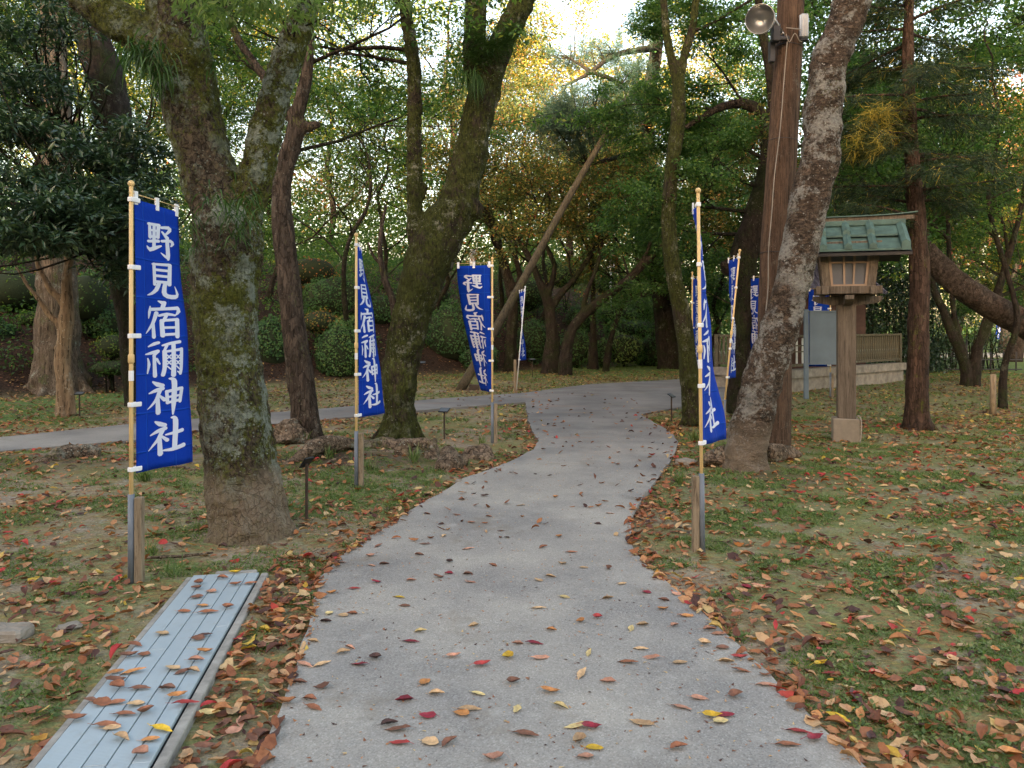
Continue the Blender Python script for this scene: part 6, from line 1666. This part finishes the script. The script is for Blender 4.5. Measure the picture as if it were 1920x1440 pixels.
# traced on the path: px, py, colour, shape
Z5 = lambda x, y: (480+x*.427, 920+y*.427)
PL = [(1103,750,'bright yellow','crumpled'),(993,787,'red','curled'),(1222,690,'crimson','slender'),(1148,690,'salmon','folded'),(868,748,'salmon','curled'),(722,637,'pale yellow','folded'),(650,943,'crimson','folded'),(745,863,'orange','broad'),
 (792,915,'tan','folded'),(752,1010,'crimson','broad'),(905,1005,'orange','broad'),(938,985,'tan','slender'),(628,1130,'red','slender'),(766,1133,'tan','broad'),(850,1133,'brown','folded'),(1043,1200,'salmon','curled'),(1290,907,'orange','curled'),
 (1335,972,'pale yellow','folded'),(1400,1057,'pale yellow','slender'),(1470,1065,'crimson','curled'),(1185,1097,'brown','slender'),(1416,1125,'tan','crumpled'),(1487,1157,'bright yellow','flat oval'),(1450,1195,'salmon','broad'),
 (1690,1040,'tan','slender'),(1855,1154,'russet','folded'),(1868,977,'salmon','slender'),(1545,860,'salmon','folded'),(1465,732,'pale yellow','slender'),(1633,776,'russet','slender'),(1730,750,'salmon','slender'),(1863,776,'tan','flat oval'),
 (1297,630,'orange','folded'),(1425,592,'orange','crumpled'),(1500,575,'red','crumpled'),(1650,623,'pale yellow','flat oval'),(1697,607,'tan','folded'),(1243,533,'tan','slender'),(1355,484,'pale yellow','flat oval'),(1240,407,'tan','broad'),
 (1292,393,'tan','folded'),(1440,352,'tan','broad'),(1547,357,'brown','crumpled'),(1610,424,'tan','flat oval'),(1717,463,'crimson','broad'),(1790,497,'brown','folded'),(1788,538,'orange','curled'),(1880,568,'salmon','slender'),(1845,468,'salmon','broad'),
 (1838,610,'salmon','folded'),(1765,395,'crimson','broad'),(1040,342,'russet','folded'),(1386,284,'russet','slender'),(1262,262,'russet','folded'),(1330,215,'orange','crumpled'),(933,269,'salmon','slender'),(827,213,'tan','folded'),(1075,188,'russet','folded'),
 (528,418,'crimson','curled'),(432,446,'red','slender'),(332,464,'orange','curled'),(508,343,'salmon','flat oval'),(562,338,'brown','folded'),(500,300,'salmon','curled'),(628,485,'bright yellow','slender'),(655,523,'brown','flat oval'),
 (847,378,'crimson','folded'),(930,382,'brown','folded'),(801,396,'brown','curled'),(938,415,'salmon','slender'),(325,555,'pale yellow','broad'),(383,566,'tan','broad'),(422,557,'russet','folded'),(410,710,'salmon','folded'),(382,730,'tan','folded'),
 (248,680,'tan','folded'),(210,786,'salmon','slender'),(292,783,'tan','slender'),(452,782,'crimson','flat oval'),(525,757,'dark brown','crumpled'),(188,866,'brown','folded'),(290,885,'brown','curled'),(235,940,'russet','folded'),(252,978,'russet','slender'),
 (955,611,'tan','folded'),(680,683,'crimson','slender'),(1130,865,'brown','crumpled'),(1243,752,'salmon','slender'),(975,915,'pale yellow','flat oval'),(583,1050,'dark brown','folded'),(620,1070,'brown','slender'),(1435,825,'tan','slender'),
 (750,114,'russet','folded'),(880,116,'russet','slender'),(1022,125,'salmon','folded'),(1316,40,'orange','crumpled'),(1500,158,'dark brown','folded'),(1556,112,'salmon','slender'),(540,255,'brown','slender'),(740,246,'brown','slender'),(715,296,'brown','folded'),(850,327,'dark brown','crumpled'),
 (1345,335,'tan','slender'),(1545,490,'tan','folded'),(1690,715,'tan','slender'),(1142,983,'pale yellow','folded'),(305,594,'dark brown','folded'),(945,150,'russet','slender'),(1160,75,'tan','slender'),(680,410,'salmon','folded'),(375,330,'brown','slender')]
for i, (x, y, c, sh) in enumerate(PL):
    px, py = Z5(x, y); sd_, row = zone(px, py)
    big = 1.12 if py > 1240 else .95
    put_leaf(px, py, c, sh, random.uniform(-.5, .5) + (math.pi if i % 3 == 0 else 0) + (0.9 if i % 7 == 0 else 0), f'{sd_} of the path {row}' if 'edge' in sd_ else f'{sd_} on the path {row}', big*random.uniform(.9,1.1))
for (x, y, c, sh) in [(1600+0,0,'','')][:0]: pass
# right-hand bottom part of the path (from the lower right crop)
Z8 = lambda x, y: (1280+x/3, 960+y/3)
for (x, y, c, sh) in [(25,608,'orange','flat oval'),(150,685,'salmon','folded'),(203,710,'salmon','folded'),(122,768,'tan','crumpled'),(228,790,'brown','broad'),(322,848,'red','curled'),(335,922,'russet','slender'),(475,1003,'salmon','slender'),(300,1065,'brown','crumpled'),(92,1077,'salmon','slender'),
                      (165,1180,'bright yellow','curled'),(245,1175,'crimson','flat oval'),(218,1210,'pale yellow','broad'),(655,1270,'red','slender'),(742,1310,'crimson','curled'),(595,1345,'russet','slender'),(245,870,'tan','folded')]:
    px, py = Z8(x, y); sd_, row = zone(px, py)
    put_leaf(px, py, c, sh, random.uniform(-.4,.4), f'in the right part of the path {row}', 1.1)
# on the drain cover (from the lower left crop)
Z7 = lambda x, y: (x/3, 960+y/3)
for (x, y, c, sh) in [(1110,460,'brown','curled'),(1120,430,'russet','crumpled'),(1190,477,'salmon','broad'),(1110,510,'brown','broad'),(1140,560,'orange','broad'),(1280,570,'russet','crumpled'),(1035,592,'russet','crumpled'),(1170,597,'russet','slender'),(1325,438,'russet','flat oval'),
                      (1410,430,'russet','crumpled'),(912,720,'tan','broad'),(1115,748,'brown','broad'),(1145,730,'dark brown','slender'),(1152,825,'orange','curled'),(755,783,'russet','slender'),(810,840,'russet','broad'),(725,848,'brown','curled'),(1100,873,'salmon','folded'),
                      (750,940,'orange','slender'),(970,920,'tan','broad'),(1030,938,'brown','broad'),(1085,935,'tan','folded'),(650,940,'orange','slender'),(650,995,'brown','curled'),(785,1035,'brown','slender'),(940,1038,'brown','folded'),(660,1030,'russet','crumpled'),(1000,1080,'orange','curled'),
                      (575,1120,'russet','broad'),(655,1115,'russet','broad'),(765,1125,'tan','broad'),(700,1183,'russet','slender'),(820,1168,'russet','crumpled'),(425,1212,'russet','curled'),(505,1100,'brown','slender'),(600,1248,'russet','slender'),(630,1262,'tan','broad'),(680,1320,'tan','folded'),
                      (845,1328,'orange','curled'),(905,1270,'bright yellow','slender'),(795,1415,'salmon','crumpled'),(1250,400,'russet','slender'),(1325,370,'bright yellow','curled'),(1045,1120,'red','slender')]:
    px, py = Z7(x, y)
    row = 'far end' if y < 620 else 'middle' if y < 960 else 'near part'
    col_ = 'left strip' if (px - (72+ (1440-py)*.95)) < 70 else 'right strip' if (px - (72+(1440-py)*.95)) > 135 else 'centre strips'
    put_leaf(px, py, c, sh, random.uniform(-.5,.5), f'on the {col_} of the drain cover, {row}', random.uniform(1.05,1.3), z=.028)
# larger leaves lying on the litter beside path and drain
rr_ = random.Random(12); cnt = 0
names = list(COLS); wts = [30,22,10,16,12,3,2,3,2,12]
shapes = ['flat oval','curled','folded','slender','broad','crumpled']
while nleaf < 300:
    zone_ = rr_.choice([0,0,1,1,1,2])
    if zone_ == 0: x, y, w_ = rr_.uniform(-1.32,-.95), rr_.uniform(2.75,4.9), 'between the drain cover and the path'
    elif zone_ == 1: x, y, w_ = rr_.uniform(1.2,2.6), rr_.uniform(2.75,4.8), 'on the mossy ground right of the path'
    else: x, y, w_ = rr_.uniform(-2.6,-1.95), rr_.uniform(2.9,4.8), 'on the soil left of the drain cover'
    if float(path_dist(np.array([x]), np.array([y]))[0]) < .03 or bool(on_grate(np.array([x]), np.array([y]), .08)[0]): continue
    dd_ = 'at the front' if y < 3.3 else 'further back' if y < 4.0 else 'far back'
    put_leaf(0, 0, rr_.choices(names, wts)[0], rr_.choice(shapes), rr_.uniform(0, 6.28), w_ + ', ' + dd_, rr_.uniform(1.0,1.35), z=hz(x, y)+.014, wx=(x, y))

print('objects', len(bpy.data.objects), 'tris', sum(len(m.polygons) for m in bpy.data.meshes))
